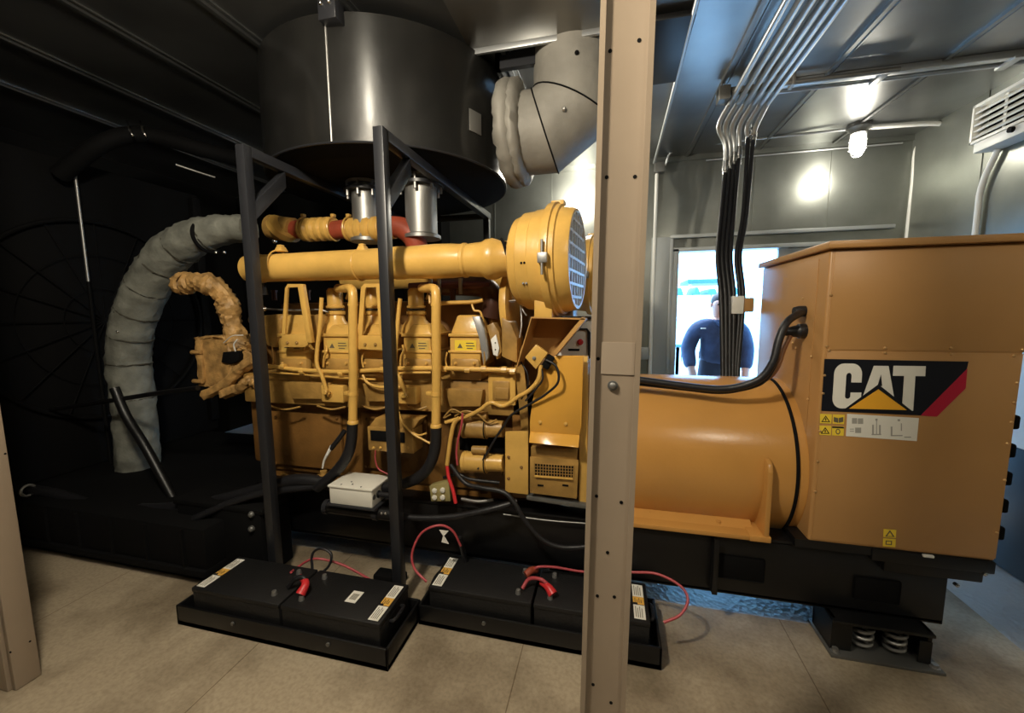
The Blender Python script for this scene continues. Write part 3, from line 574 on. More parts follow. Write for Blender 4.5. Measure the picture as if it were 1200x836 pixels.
for cx_, kind in heads:
    b = B(); b.pbox(cx_-19, 412, cx_+19, 446, HY+.02, .3, .012); b.pbox(cx_-17, 420, cx_+17, 437, HY-.012, .06, .02); hd = link('cylinder_head', b, YEL2, eng)
    w_ = 18 if kind == 2 else 16
    b = B(); b.pbox(cx_-w_, 392, cx_+w_, 431, HY, .26, .01); b.pbox(cx_-w_-2, 391, cx_+w_+2, 395, HY-.012, .29, .005); b.pbox(cx_-w_-2, 411, cx_+w_+2, 414, HY-.008, .28, .004)
    x0, x1, z0, z1 = rect(cx_-w_, 369, cx_+w_, 392, HY)
    b.box(x0, x1, HY, HY+.26, z0-.002, z1-.002 if kind != 1 else z0+.055, .012, .03, .035, seg=3); vc = link('valve_cover', b, YEL, hd)
    b = B(); b.pbox(cx_-12, 399, cx_+13, 411, HY-.003, .006); ws = link('warning_sticker', b, LYEL if kind == 2 else mat('faded_sticker', (.62, .42, .1), .5) if 'faded_sticker' not in MATS else MATS['faded_sticker'], hd)
    b = B(); b.pprism([(cx_-6, 402.5), (cx_-9, 408), (cx_-3, 408)], HY-.0045, .002); b.pbox(cx_+1, 402, cx_+10, 403, HY-.0045, .002); b.pbox(cx_+1, 405, cx_+11, 406, HY-.0045, .002); b.pbox(cx_+2, 408, cx_+9, 409, HY-.0045, .002); link('sticker_print', b, LINE, hd)
    for dx in (-11, 11): hexbolt(hd, P(cx_+dx, 426, HY-.012), (0, -1, 0), .007, YEL)
    if kind == 1:
        q = P(cx_, 392, HY+.12); zt_ = P(cx_, 338, HY+.12).z-q.z
        b = B(); k = .0043
        b.lathe((q.x, HY+.12, q.z+.0), (0, 0, 1), [(-.01, .092), (.03, .092), (.055, .082), (.085, .054), (zt_*.42, .046), (zt_*.44, .056), (zt_*.50, .056), (zt_*.51, .047), (zt_*.57, .047), (zt_*.58, .054), (zt_*.62, .054), (zt_*.63, .046), (zt_*.95, .046), (zt_, .035)], 28); link('intake_elbow', b, YEL, hd)
        b = B(); b.torus((q.x, HY+.12, q.z+zt_*.54), (0, 0, 1), .048, .006, 28, 6); link('seal_ring', b, RUB, hd)
        b = B(); b.tube([P(cx_+11, 350, HY+.1), P(cx_+14, 344, HY+.03), P(cx_+15, 356, HY)], .008, seg=8); link('hose_stub', b, YEL2, hd)
# rear bank heads (partly visible through the gaps)
for cx_ in (-2.05, -1.75, -1.45, -1.15, -.85):
    b = B(); b.box(cx_-.1, cx_+.1, 2.6, 2.86, 1.28, 1.5, .02, .02, .03); link('rear_valve_cover', b, YEL2, eng)
# strips of tubing on the front bank
def epipe(nm, pts, r, m=YEL, n=6, **k):
    b = B(); b.ptube(pts, r, n=n, seg=12); return link(nm, b, m, eng)
epipe('fuel_rail', [(304, 428, 2.0), (345, 433, 1.99), (372, 435, 1.99), (400, 436, 1.99), (440, 434, 1.99), (470, 432, 1.99), (520, 432, 1.99), (560, 433, 1.99), (605, 434, 1.99)], .013, YEL)
epipe('fuel_line', [(304, 436, 2.0), (352, 439, 2.0), (400, 443, 2.0), (440, 445, 2.0)], .006, YEL)
epipe('fuel_line', [(425, 440, 1.99), (430, 448, 1.98), (440, 453, 1.98), (455, 454, 1.98), (470, 454, 1.99)], .008, YEL)
epipe('fuel_line', [(464, 438, 1.99), (480, 437, 1.98), (505, 437, 1.99)], .007, YEL)
epipe('coolant_line', [(310, 362, 2.1), (345, 364, 2.08), (372, 363, 2.08), (385, 366, 2.1)], .006, STEEL)
epipe('coolant_line', [(512, 356, 2.12), (530, 355, 2.12), (555, 354, 2.12), (566, 352, 2.12)], .011, YEL)
epipe('coolant_line', [(553, 357, 2.08), (556, 364, 2.07), (563, 366, 2.07), (567, 380, 2.07)], .006, YEL)
epipe('breather_tube', [(377, 349, 2.0), (375, 380, 1.99), (371, 423, 1.97), (377, 440, 1.97), (383, 458, 1.98)], .0115, YEL)
epipe('breather_tube', [(469, 350, 2.0), (466, 380, 1.99), (463, 428, 1.97), (469, 445, 1.97), (476, 462, 1.98)], .0115, YEL)
for px, py in ((383, 459), (476, 463)): hexbolt(eng, P(px, py, 1.99), (0, -1, 0), .017, YEL)
for px in (380, 470):
    q = P(px, 411, 2.0); epipe('injector_line', [(px-1, 430, 2.0), (px, 418, 1.99), (px+3, 411, 1.99), (px+2, 405, 2.02)], .006, YEL)
for px in (424, 522):
    epipe('injector_line', [(px+2, 413, 2.01), (px, 422, 2.0), (px+2, 431, 2.0)], .005, YEL)
for px, py in ((330, 430), (352, 436), (398, 438), (447, 434), (520, 433), (547, 434), (566, 433), (590, 434), (600, 436)): 
    q = P(px, py, 1.975); b = B(); b.lathe(q+Vector((-.014, .015, 0)), (1, 0, 0), [(0, .017), (.028, .017)], 8); link('union_nut', b, YEL, eng)
# vertical coolant pipes with hoses
for px, top, bot, hose, tee in ((413.5, 340, 495, [(413, 497, 1.93), (412, 515, 1.93), (408, 532, 1.92), (398, 548, 1.91), (384, 562, 1.9), (372, 572, 1.9)], 396), (511, 338, 499, [(511, 502, 1.93), (510, 525, 1.93), (503, 546, 1.92), (490, 560, 1.92), (470, 568, 1.92), (448, 572, 1.92)], 494)):
    b = B(); b.ptube([(tee, 338, 2.08), ((tee+px)/2, 338, 2.03), (px-2, 339, 1.97), (px, 348, 1.945), (px, 380, 1.94), (px+.5, 440, 1.94), (px, bot, 1.94)], .0245, n=6, seg=16); cp = link('coolant_pipe', b, YEL, eng)
    q0 = P(px, 356, 1.945); b = B(); b.lathe(q0, (0, 0, -1), [(0, .028), (.012, .028)], 20); link('pipe_collar', b, YEL, cp)
    q0 = P(px, bot-2, 1.94); b = B(); b.lathe(q0, (0, 0, -1), [(0, .027), (.006, .031), (.018, .031)], 20); link('hose_clamp', b, YEL, cp)
    q0 = P(px, 459, 1.94); b = B(); b.lathe(q0, (0, 0, -1), [(0, .028), (.022, .028)], 20); b.box(q0.x-.055, q0.x, 1.93, 1.96, q0.z-.022, q0.z, .003); link('pipe_clip', b, YEL, cp)
    b = B(); b.ptube(hose, .030, n=6, seg=14); link('rubber_hose', b, RUB, eng)
b = B(); b.ptube([(404, 505, 1.96), (396, 516, 1.95), (388, 526, 1.95)], .014, seg=10); link('sensor_hose', b, RUB, eng)
b = B(); b.ptube([(389, 523, 1.95), (384, 532, 1.94), (380, 540, 1.94), (378, 549, 1.94)], .009, seg=10, rfun=lambda t: 1.25-.7*t); link('sensor_tip', b, WHTP, eng)
q = P(379, 552, 1.94); b = B(); b.lathe(q, (0, 0, -1), [(0, .02), (.02, .02), (.022, .026), (.035, .026)], 12); link('fitting', b, YEL2, eng)
# pipe brackets (open trapezoid yokes)
for base, w_ in ((347, 0), (434, 1)):
    L = [(base-14, 334), (base+3, 333), (base+16, 404), (base+11, 407.5), (base-18, 408)] if w_ == 0 else [(base-12, 333), (base+10, 333), (base+14, 410), (base-17, 410), (base-16.5, 405)]
    b = B(); Y0 = 1.955
    if w_ == 0:
        b.pprism([(334, 338), (337, 333), (352, 333), (350, 336.5), (338, 337), (337, 339), (334, 393), (330, 393)], Y0, .012); b.pprism([(348, 333), (354, 333), (365, 402), (359.5, 402)], Y0-.012, .03, .003); b.pprism([(330, 392), (360, 393), (364, 402), (357, 407), (330, 407)], Y0, .014, .002)
        holes = ((337, 402), (348, 402))
    else:
        b.pprism([(423, 337), (427, 332.5), (445, 332.5), (444, 336.5), (429, 337), (428, 339), (424, 394), (419, 394)], Y0, .012); b.pprism([(440, 333), (446, 333), (449, 395), (445, 395)], Y0-.012, .03, .003); b.pprism([(418, 393), (450, 394), (450, 411), (417, 409)], Y0, .014, .002)
        holes = ((428, 404), (440, 404))
    br = link('pipe_bracket', b, YEL, eng)
    for h in holes: hexbolt(br, P(h[0], h[1], Y0), (0, -1, 0), .007, YEL2)
    # strap round the intake pipe with a cast saddle on top
    px = base-14; q = P(px-6 if w_ == 0 else px+2, 311, 2.0)
    b = B(); b.torus(q, (1, 0, 0), .083, .0045, 40, 6); ps = link('pipe_strap', b, YEL, eng)
    b = B(); b.box(q.x-.005, q.x+.05, 1.97, 2.03, q.z+.075, q.z+.105, .006, .012, .01); b.box(q.x+.005, q.x+.035, 1.985, 2.015, q.z+.1, q.z+.115, .004); link('saddle', b, YEL, ps)
# intake pipe
qa, qb = P(292, 313, 2.0), P(602, 306, 2.0); L_ = qb.x-qa.x
def intake(y0, nm, m=YEL):
    b = B(); fx = lambda px: P(px, 308, 2.0).x-qa.x
    b.lathe((qa.x, y0, (qa.z+qb.z)/2), (1, 0, 0), [(-.02, .05), (0, .078), (fx(300), .079), (fx(302), .084), (fx(306), .084), (fx(308), .079), (fx(462), .083), (fx(464), .087), (fx(474), .087), (fx(476), .084), (fx(510), .090), (fx(530), .088), (fx(543), .083), (fx(544), .088), (fx(547), .088), (fx(549), .082), (fx(558), .086), (fx(566), .088), (fx(571), .1), (fx(578), .104), (fx(583), .098), (fx(587), .09), (fx(600), .085), (fx(606), .085)], 40)
    return link(nm, b, m, eng, 30)
intake(2.0, 'intake_pipe'); intake(2.9, 'rear_intake_pipe')
q = P(591, 282, 1.97); b = B(); b.ptube([(588, 280, 1.97), (591, 288, 1.93), (594, 299, 1.92), (592, 284, 1.95)], .008, seg=8); link('clamp_screw', b, BLKM, eng)
# air cleaners
def cleaner(yc, lab):
    zc_ = P(648, 306.5, 2.05).z; X0, X1 = -.46, -.155; r = .268
    b = B(); b.lathe((X0, yc, zc_), (1, 0, 0), [(-.02, .09), (0, .11), (.0, .200), (.012, .218), (.05, .232), (.055, .240), (.11, .244), (.115, .248), (.175, .254), (.18, r+.006), (.2, r+.01), (.215, r+.01), (.22, r), (.24, r-.002), (.245, r-.012), (.29, r-.022), (X1-X0, r-.03), (X1-X0, r-.045), (X1-X0-.03, r-.05), (X1-X0-.03, .01)], 64, cap=False); ac = link('air_cleaner', b, YEL, eng, 30)
    b = B(); b.lathe((X1-.028, yc, zc_), (1, 0, 0), [(0, r-.052), (.002, r-.052)], 48); link('filter_mesh', b, BLKM, ac)
    b = B(); rg = r-.04
    for k in range(-3, 4):
        d = k*.06
        if abs(d) < rg: h = math.sqrt(rg*rg-d*d); b.box(X1-.012, X1-.004, yc+d-.006, yc+d+.006, zc_-h, zc_+h); b.box(X1-.012, X1-.004, yc-h, yc+h, zc_+d-.006, zc_+d+.006)
    b.torus((X1-.006, yc, zc_), (1, 0, 0), rg, .007, 48, 8); link('grille', b, WHTP, ac)
    b = B(); a_ = 0; b.box(X0+.18, X0+.225, yc-r-.028, yc-r-.004, zc_-.04, zc_+.005, .004); b.cyl((X0+.2, yc-r-.02, zc_-.09), (X0+.2, yc-r-.02, zc_+.06), .006); link('latch', b, STEEL, ac)
    b = B(); b.box(X0+.17, X0+.235, yc-.02, yc+.03, zc_+r-.01, zc_+r+.022, .005); link('top_lug', b, YEL, ac)
    for dx, dz in ((.12, -.03), (.135, -.03), (.12, -.12), (.135, -.12)):
        aa = math.asin(dz/.257); hexbolt(ac, (X0+dx-.06+.03, yc-.243*math.cos(aa), zc_+dz), (0, -1, 0), .004, BLKM if dz > -.1 else STEEL)
    return ac
ac = cleaner(2.05, ''); ac.rotation_euler.z = -.11
ac = cleaner(2.95, ''); ac.rotation_euler.z = -.11; ac.location.x += .13
b = B(); b.pbox(626, 350, 647, 373, 1.90, .2, .004); link('cleaner_bracket', b, YEL, eng)
# exhaust manifold with bellows in the V
ey = 2.42
def exh(a, c, pr, m, nm):
    pa, pc_ = P(a, 270, ey), P(c, 268, ey); q = B(); L2 = pc_.x-pa.x; q.lathe(pa, pc_-pa, [(L2*t, r) for t, r in pr], 32); return link(nm, q, m, eng, 30)
tube_r = .072
b = B(); b.ptube([(318, 266, ey), (330, 268, ey), (345, 270, ey)], .082, seg=20); link('exhaust_elbow', b, YEL2, eng)
b = B(); q = P(331, 268, ey-.05); b.lathe(q, (.8, -.1, .6), [(-.02, .1), (.02, .1)], 28); link('exhaust_flange', b, YEL, eng)
q = P(322, 283, ey-.1); b = B(); b.ball(q, .016); link('bolt_head', b, CHR, eng)
exh(338, 357, [(0, tube_r-.012), (1, tube_r-.012)], RED, 'exhaust_tube')
def bell(n): 
    pr = [(0, tube_r)]
    for i in range(n):
        t0 = .06+.88*i/n; w = .88/n; pr += [(t0+.05*w, tube_r-.008), (t0+.3*w, tube_r+.006), (t0+.7*w, tube_r+.006), (t0+.95*w, tube_r-.008)]
    return pr+[(1, tube_r)]
exh(355, 392, bell(4), YEL, 'bellows'); exh(392, 410, [(0, tube_r-.012), (1, tube_r-.012)], RED, 'exhaust_tube'); exh(408, 448, bell(4), YEL, 'bellows'); exh(446, 462, [(0, tube_r-.008), (1, tube_r-.008)], YEL, 'exhaust_tube')
b = B(); b.ptube([(460, 266, ey), (472, 268, ey), (484, 278, ey), (490, 292, ey+.02)], .068, seg=20, n=8); link('exhaust_elbow', b, RED, eng)
for a in (356, 391, 409, 447):
    q = P(a, 253, ey); b = B(); b.torus((q.x, ey, P(a, 269, ey).z), (1, 0, 0), tube_r+.002, .006, 28, 6); b.box(q.x-.012, q.x+.012, ey-.02, ey+.01, q.z-.01, q.z+.01, .003); link('clamp_band', b, YEL, eng)
# turbocharger and dark manifolds under the intake pipe
b = B(); b.ptube([(520, 335, 2.3), (545, 335, 2.3), (570, 338, 2.25), (578, 352, 2.22), (575, 372, 2.22)], .06, seg=20, n=6); link('turbo_scroll', b, mat('turbo_cast', (.07, .03, .02), .35, .3), eng)
q = P(577, 365, 2.1); b = B(); b.lathe((q.x-.06, 2.3, q.z), (1, 0, 0), [(0, .1), (.03, .13), (.06, .11), (.1, .05)], 28); link('turbocharger', b, YELD, eng)
b = B(); b.ptube([(480, 336, 2.25), (520, 334, 2.25), (575, 335, 2.2)], .022, seg=10); link('oil_line', b, mat('dark_red', (.09, .02, .02), .4), eng)
for px in (505, 515, 540):
    q = P(px, 345, 2.2); b = B(); b.cyl(q, q+Vector((0, 0, .09)), .012, 10); link('manifold_stud', b, STEEL, eng)
q = P(590, 362, 2.1); b = B(); b.lathe((q.x, 2.2, q.z), (1, 0, .05), [(0, .19), (.012, .195), (.035, .195), (.045, .17), (.05, .14)], 48); link('blower_disc', b, YEL, eng)
b = B(); b.pprism([(588, 372), (598, 378), (606, 398), (606, 426), (588, 418)], 2.0, .15, .005); link('end_casting', b, YEL2, eng)
b = B(); b.ptube([(596, 353, 2.05), (609, 353, 2.03), (613, 364, 2.02), (617, 370, 2.02)], .004, seg=8); link('wire_guard', b, GALV, eng)
b = B(); b.ptube([(610, 355, 2.05), (611, 380, 2.03), (609, 396, 2.02)], .004, seg=8); link('wire_guard', b, GALV, eng)
# finned chrome covers beside the last head
b = B(); b.pprism([(553, 371), (562, 371), (568, 388), (572, 420), (566, 428), (562, 395)], 1.99, .04, .004); link('heat_shield', b, mat('worn_steel', (.5, .5, .5), .3, .6), eng)
b = B(); b.pprism([(570, 382), (578, 378), (585, 390), (588, 412), (582, 422), (575, 400)], 2.04, .08, .004); hs2 = link('bracket_casting', b, YEL2, eng)
b = B(); b.pprism([(575, 398), (581, 392), (585, 408), (583, 418), (578, 416)], 2.03, .008, .002); link('slotted_plate', b, WHTP, eng)
for py in (402, 410): 
    q = P(580.5, py, 2.029); b = B(); b.lathe(q, (0, -1, 0), [(-.001, .004), (.001, .004)], 8); link('slot', b, BLKM, hs2)
# flywheel-end castings
b = B(); b.pbox(572, 437, 604, 475, 2.02, .25, .006); fh = link('flywheel_housing', b, YEL, eng)
b = B(); b.pbox(577, 447, 597, 470, 2.012, .02, .006); b.pbox(580, 455, 596, 468, 2.005, .01, .004); link('recess_panel', b, YEL2, fh)
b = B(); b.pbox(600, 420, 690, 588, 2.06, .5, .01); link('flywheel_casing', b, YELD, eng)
b = B(); b.pprism([(592, 506), (619, 506), (619, 580), (592, 577)], 1.97, .012, .002); bp_ = link('side_plate', b, YEL, eng)
for px, py in ((596, 536), (611, 548), (596, 561)): hexbolt(bp_, P(px, py, 1.97), (0, -1, 0), .006, YELD)
b = B(); b.pprism([(624, 470), (630, 440), (640, 422), (652, 417), (684, 417), (681, 500), (679, 511), (621, 507), (621, 495)], 1.93, .012, .003); cv = link('guard_cover', b, mat('guard_yellow', (.72, .37, .06), .22, 0, .1, 4), eng)
lip = [P(621, 507, 1.926), P(679, 511, 1.926), P(678, 525, 1.888), P(620, 519, 1.888)]; b = B(); b.prism(lip, (0, .008, .004), .001); link('bent_lip', b, MATS['guard_yellow'], cv)
for px, py in ((633, 495), (663, 497)): hexbolt(cv, P(px, py, 1.93), (0, -1, 0), .007, YEL)
b = B(); b.pprism([(622, 524), (677, 527), (676, 540), (622, 536)], 1.96, .04, .003); link('grille_panel', b, YEL2, eng)
b = B(); b.pprism([(621, 536), (678, 540), (676, 585), (621, 578)], 1.95, .012, .002); lp = link('grille_panel', b, YEL2, eng)
b = B(); b.pprism([(626, 543), (672, 546), (671, 560), (626, 557)], 1.948, .004); link('grille_mesh', b, BLKM, lp)
b = B()
for k in range(15):
    t = k/14; a = 626+46*t; y0_ = 543+3*t; b.pprism([(a, y0_), (a+.9, y0_), (a+.9, y0_+14), (a, y0_+14)], 1.946, .003)
for k in range(5):
    y0_ = 543+14*k/4; b.pprism([(626, y0_), (672, y0_+3), (672, y0_+3.7), (626, y0_+.7)], 1.946, .003)
link('grille_bars', b, YEL2, lp)
b = B(); b.pprism([(626, 558), (671, 561.5), (671, 563), (626, 559.5)], 1.935, .012, .001); link('grille_lip', b, YEL, lp)
for a in (630, 659):
    b = B(); b.pprism([(a, 568), (a+7, 568.7), (a+7, 570.5), (a, 570)], 1.947, .003); link('slot', b, BLKM, lp)
b = B(); b.pprism([(680, 418), (689, 418), (688, 590), (678, 588)], 1.98, .06, .004); link('end_flange', b, YEL, eng)
b = B(); b.pprism([(617, 582), (688, 592), (688, 597), (617, 586)], 1.955, .08, .002); link('sill', b, GREY, eng)
# sheet metal scoop
Ys, Yd = 1.9, 2.1
b = B()
tl, tr, mid, bl = (622, 373), (685, 375), (645, 432), (603, 430)
b.prism([P(*tl, Yd), P(*tr, Yd), P(650, 418, Yd), P(612, 432, Yd)], (0, .006, 0))
def strip(p0, p1, Y0, Y1, th_=.006):
    a, c = P(*p0, Y0), P(*p1, Y0); d = c-a; nrm = Vector((-d.z, 0, d.x)).normalized()*th_; q = [a, c, c+nrm, a+nrm]; b.prism(q, (0, Y1-Y0, 0))
strip((622, 373), (686, 375), Ys, Yd); strip((686, 375), (652, 416), Ys, Yd, -.02); strip((622, 373), (605, 430), Ys, Yd, .004)
link('scoop', b, mat('scoop_yellow', (.5, .27, .08), .45), eng)
b = B(); b.pprism([(603, 428), (612, 405), (618, 470), (620, 515), (612, 515)], 2.03, .02, .003); link('casing_edge', b, YEL2, eng)
b = B(); b.pprism([(615, 419), (628, 404), (642, 414), (628, 433)], 1.885, .03, .003); bx_ = link('sensor_box', b, YEL, eng)
hexbolt(bx_, P(626, 420, 1.885), (0, -1, 0), .007, STEEL)
q = P(642, 421, 1.9); b = B(); b.pprism([(633, 430), (642, 415), (650, 420), (642, 434)], 1.895, .03, .006); link('connector', b, BLKM, eng)
# starter motors
for (a, c, e, f_, Y) in ((541, 501, 590, 503, 2.0), (541, 541, 590, 543, 1.98)):
    pa, pe = P(a, c, Y), P(e, f_, Y); L2 = (pe-pa).length; b = B(); r = .055
    b.lathe(pa, pe-pa, [(0, r*.7), (.01, r*.85), (.012, r*1.05), (.03, r*1.05), (.032, r), (L2*.55, r), (L2*.56, r*1.05), (L2*.62, r*1.05), (L2*.63, r*.85), (L2, r*.8)], 32); sm = link('starter_motor', b, YEL if Y < 2 else YEL2, eng, 30)
    b = B(); b.torus(pa+(pe-pa)*.6, pe-pa, r*1.02, .004, 28, 6); link('clamp_band', b, BLKM, sm)
    b = B(); q = pa+(pe-pa)*.3+Vector((0, -.02, r+.02)); b.lathe(q, pe-pa, [(0, .022), (L2*.35, .022)], 16); link('solenoid', b, YEL2, sm)
b = B(); b.pbox(538, 512, 592, 530, 2.05, .05, .005); link('mount_block', b, BLKM, eng)
# control module box
t0 = P(430, 492, 1.98)
b = B(); b.pbox(431, 502, 484, 530, 1.95, .12, .004); b.pprism([(431, 502), (484, 503), (492, 492), (440, 490)], 1.955, .1, .003); cm = link('control_module', b, YEL2, eng)
b = B(); b.pbox(434, 506, 474, 518, 1.945, .01, .002); link('display', b, BLKM, cm)
for px in (438, 446, 478): hexbolt(cm, P(px, 525, 1.95), (0, -1, 0), .006, YEL)
epipe('signal_cable', [(440, 528, 1.95), (440, 540, 1.95), (444, 550, 1.95), (455, 556, 1.95)], .004, REDW)
# front end of the engine (left): damper, front cover
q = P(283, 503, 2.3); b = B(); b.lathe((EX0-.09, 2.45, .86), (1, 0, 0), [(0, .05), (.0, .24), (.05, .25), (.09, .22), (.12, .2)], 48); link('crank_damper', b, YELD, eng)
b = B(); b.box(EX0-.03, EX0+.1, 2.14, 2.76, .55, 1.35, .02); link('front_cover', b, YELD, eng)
for py, rr in ((335, .04), (375, .035), (400, .03)):
    q = P(304, py, 2.05); b = B(); b.ptube([(298, py, 2.1), (303, py+2, 2.05), (306, py+12, 2.05)], rr, seg=14); link('thermostat_hose', b, RUB, eng)
q = P(308, 385, 2.05); b = B(); b.pprism([(307, 370), (325, 368), (330, 385), (322, 408), (312, 405)], 2.02, .12, .01); link('water_manifold', b, YEL2, eng)
b = B(); b.pprism([(357, 372), (372, 368), (378, 384), (372, 402), (362, 402)], 2.05, .12, .01); link('water_manifold', b, YEL2, eng)
q = P(309, 362, 2.05); b = B(); b.ball(q, .018); link('plug', b, CHR, eng)
for px in (318, 369, 418, 463, 514, 566):
    epipe('fuel_line', [(px, 433, 2.0), (px+2, 424, 1.99), (px+1, 408, 2.0), (px-1, 396, 2.05)], .0045, YEL2)
for a, c in ((316, 352), (372, 405), (424, 455), (478, 500)):
    epipe('oil_gallery_line', [(a, 476, 2.04), ((a+c)/2, 480, 2.02), (c, 477, 2.04)], .006, YEL2)
for px in (322, 361, 409, 452, 505, 531):
    q = P(px, 352, 2.2); b = B(); b.cyl(q, q+Vector((0, 0, .05)), .016, 10); b.cyl(q+Vector((0, 0, .05)), q+Vector((0, 0, .065)), .02, 6); link('manifold_stud', b, MATS['turbo_cast'], eng)
epipe('drain_line', [(330, 556, 2.1), (352, 561, 2.05), (372, 558, 2.02), (396, 552, 2.0)], .008, YEL2)
epipe('drain_line', [(520, 560, 2.0), (536, 556, 1.98), (552, 562, 1.98), (585, 566, 2.0)], .009, RUB)
# wiring harness at the flywheel end
epipe('wiring_harness', [(634, 428, 1.9), (631, 445, 1.89), (620, 458, 1.9), (608, 465, 1.92), (590, 476, 1.94), (575, 472, 1.94), (562, 481, 1.94), (545, 489, 1.94), (522, 495, 1.94)], .011, YEL)
epipe('wiring_harness', [(538, 490, 1.93), (532, 497, 1.93), (528, 515, 1.93), (526, 530, 1.93), (524, 545, 1.93)], .012, YEL)
epipe('wiring_harness', [(542, 484, 1.93), (541, 498, 1.92), (537, 515, 1.92), (535, 530, 1.92), (536, 545, 1.92)], .006, REDW)
epipe('wiring_harness', [(533, 488, 1.94), (545, 482, 1.94), (560, 486, 1.94), (572, 496, 1.95), (582, 492, 1.95)], .005, YEL2)
epipe('wiring_harness', [(528, 486, 1.92), (520, 490, 1.92), (530, 480, 1.92), (545, 487, 1.93)], .004, YEL2)
epipe('wiring_harness', [(466, 480, 1.95), (472, 496, 1.94), (483, 508, 1.93), (495, 515, 1.93), (504, 520, 1.93)], .006, YEL)
epipe('wiring_harness', [(468, 488, 1.95), (478, 503, 1.94), (490, 510, 1.93), (500, 508, 1.93)], .005, YEL)
epipe('black_lead', [(640, 422, 1.89), (652, 430, 1.88), (654, 448, 1.88), (640, 462, 1.9), (624, 472, 1.91), (600, 486, 1.93), (590, 500, 1.95), (580, 515, 1.95), (560, 550, 1.93)], .006, RUB)
epipe('black_lead', [(634, 430, 1.895), (636, 444, 1.885), (628, 456, 1.89), (616, 470, 1.9)], .005, RUB)
epipe('black_lead', [(610, 424, 1.95), (618, 438, 1.93), (618, 455, 1.93), (611, 468, 1.94)], .004, RUB)
b = B(); b.ptube([(524, 546, 1.93), (526, 560, 1.92), (531, 575, 1.91), (534, 590, 1.9)], .010, seg=10); link('red_lead', b, REDC, eng)
# connector block with four round plugs
b = B(); b.pprism([(503, 570), (526, 565), (528, 588), (505, 588)], 1.93, .05, .004); cb = link('connector_block', b, mat('connector_olive', (.3, .25, .1), .5), eng)
for px, py in ((509.5, 575), (519, 574.5), (509.5, 583), (519, 583)):
    q = P(px, py, 1.93); b = B(); b.lathe(q, (0, -1, 0), [(0, .014), (.008, .014), (.010, .011)], 16); link('plug', b, WHT, cb)
# emergency stop panel behind the scoop
t = thing('control_panel', P(676, 420, 2.2), 'white control panel with a red stop button beside the cream column', 'control panel')
b = B(); b.pbox(652, 374, 693, 421, 2.11, .16, .01); link('case', b, WHTP, t)
b = B(); b.pprism([(655, 371), (694, 371), (694, 374.5), (655, 374.5)], 2.09, .18); b.pprism([(688, 386), (692, 390), (692, 420), (689, 420)], 2.095, .02); b.pprism([(672, 385), (688, 385), (692, 390), (690, 392), (687, 387), (672, 387)], 2.095, .02); link('black_edge', b, BLKS, t)
q = P(680, 401, 2.108); b = B(); b.lathe(q, (0, -1, 0), [(0, .016), (.008, .016), (.01, .012), (.02, .012), (.025, .008)], 20); link('stop_button', b, REDC, t)
b = B(); b.pbox(666, 409, 679, 411.5, 2.106, .01, .001); link('slot', b, BLKM, t)
# ------------------------------------------------------------------ junction box on bracket in front of engine
t = thing('white_junction_box', P(418, 595, 1.86), 'white junction box lying on a black bracket in front of the engine', 'junction box')
x0, x1 = P(386, 580, 1.80).x, P(436, 588, 1.80).x; ztop = P(410, 571, 1.80).z; zbt = P(410, 593, 1.80).z
b = B(); b.box(x0, x1, 1.80, 1.98, zbt, ztop-.012, .006); bd = link('body', b, WHT, t)
b = B(); b.box(x0-.006, x1+.006, 1.794, 1.986, ztop-.014, ztop, .005); link('lid', b, WHT, t)
for px, py in ((400, 568), (413, 568), (423, 571), (412, 565)):
    q = PZ(px, py, ztop); b = B(); b.lathe(q, (0, 0, 1), [(0, .005), (.002, .005)], 10); link('screw', b, GREY, t)
q = Vector((x1, 1.86, (ztop+zbt)/2)); b = B(); b.lathe(q, (1, 0, 0), [(-.002, .02), (.006, .02), (.008, .014), (.09, .014)], 16); link('cable_gland', b, RUB, t)
q.y = 1.82; b = B(); b.lathe(q+Vector((0, 0, -.0)), (1, 0, 0), [(-.002, .014), (.002, .014)], 16); link('knockout', b, GREY, t)
t = thing('support_bracket', P(412, 605, 1.82), 'black tube bracket under the white junction box', 'bracket')
b = B(); b.box(x0-.02, x1+.02, 1.79, 2.0, zbt-.012, zbt, .002); link('plate', b, BLKS, t)
b = B(); zt2 = zbt-.05; b.cyl((x0-.05, 1.85, zt2), (x1+.1, 1.85, zt2), .034, 20); link('tube', b, BLK, t)
b = B(); b.cyl((x0-.07, 1.85, zt2), (x0-.045, 1.85, zt2), .04, 20); link('collar', b, BLKS, t)
b = B(); b.cyl((x1-.02, 1.85, zt2), (x1+.01, 1.85, zt2), .04, 20); link('collar', b, BLKS, t)
b = B(); b.box(x0+.05, x0+.09, 1.85, 2.03, zt2-.02, zt2+.02); b.box(x1-.05, x1-.01, 1.85, 2.03, zt2-.02, zt2+.02); link('arm', b, BLK, t)
for k in (0, 1):
    q = P(447+k*5, 602, 1.82); b = B(); b.ball(q, .009); link('bolt', b, CHR, t)
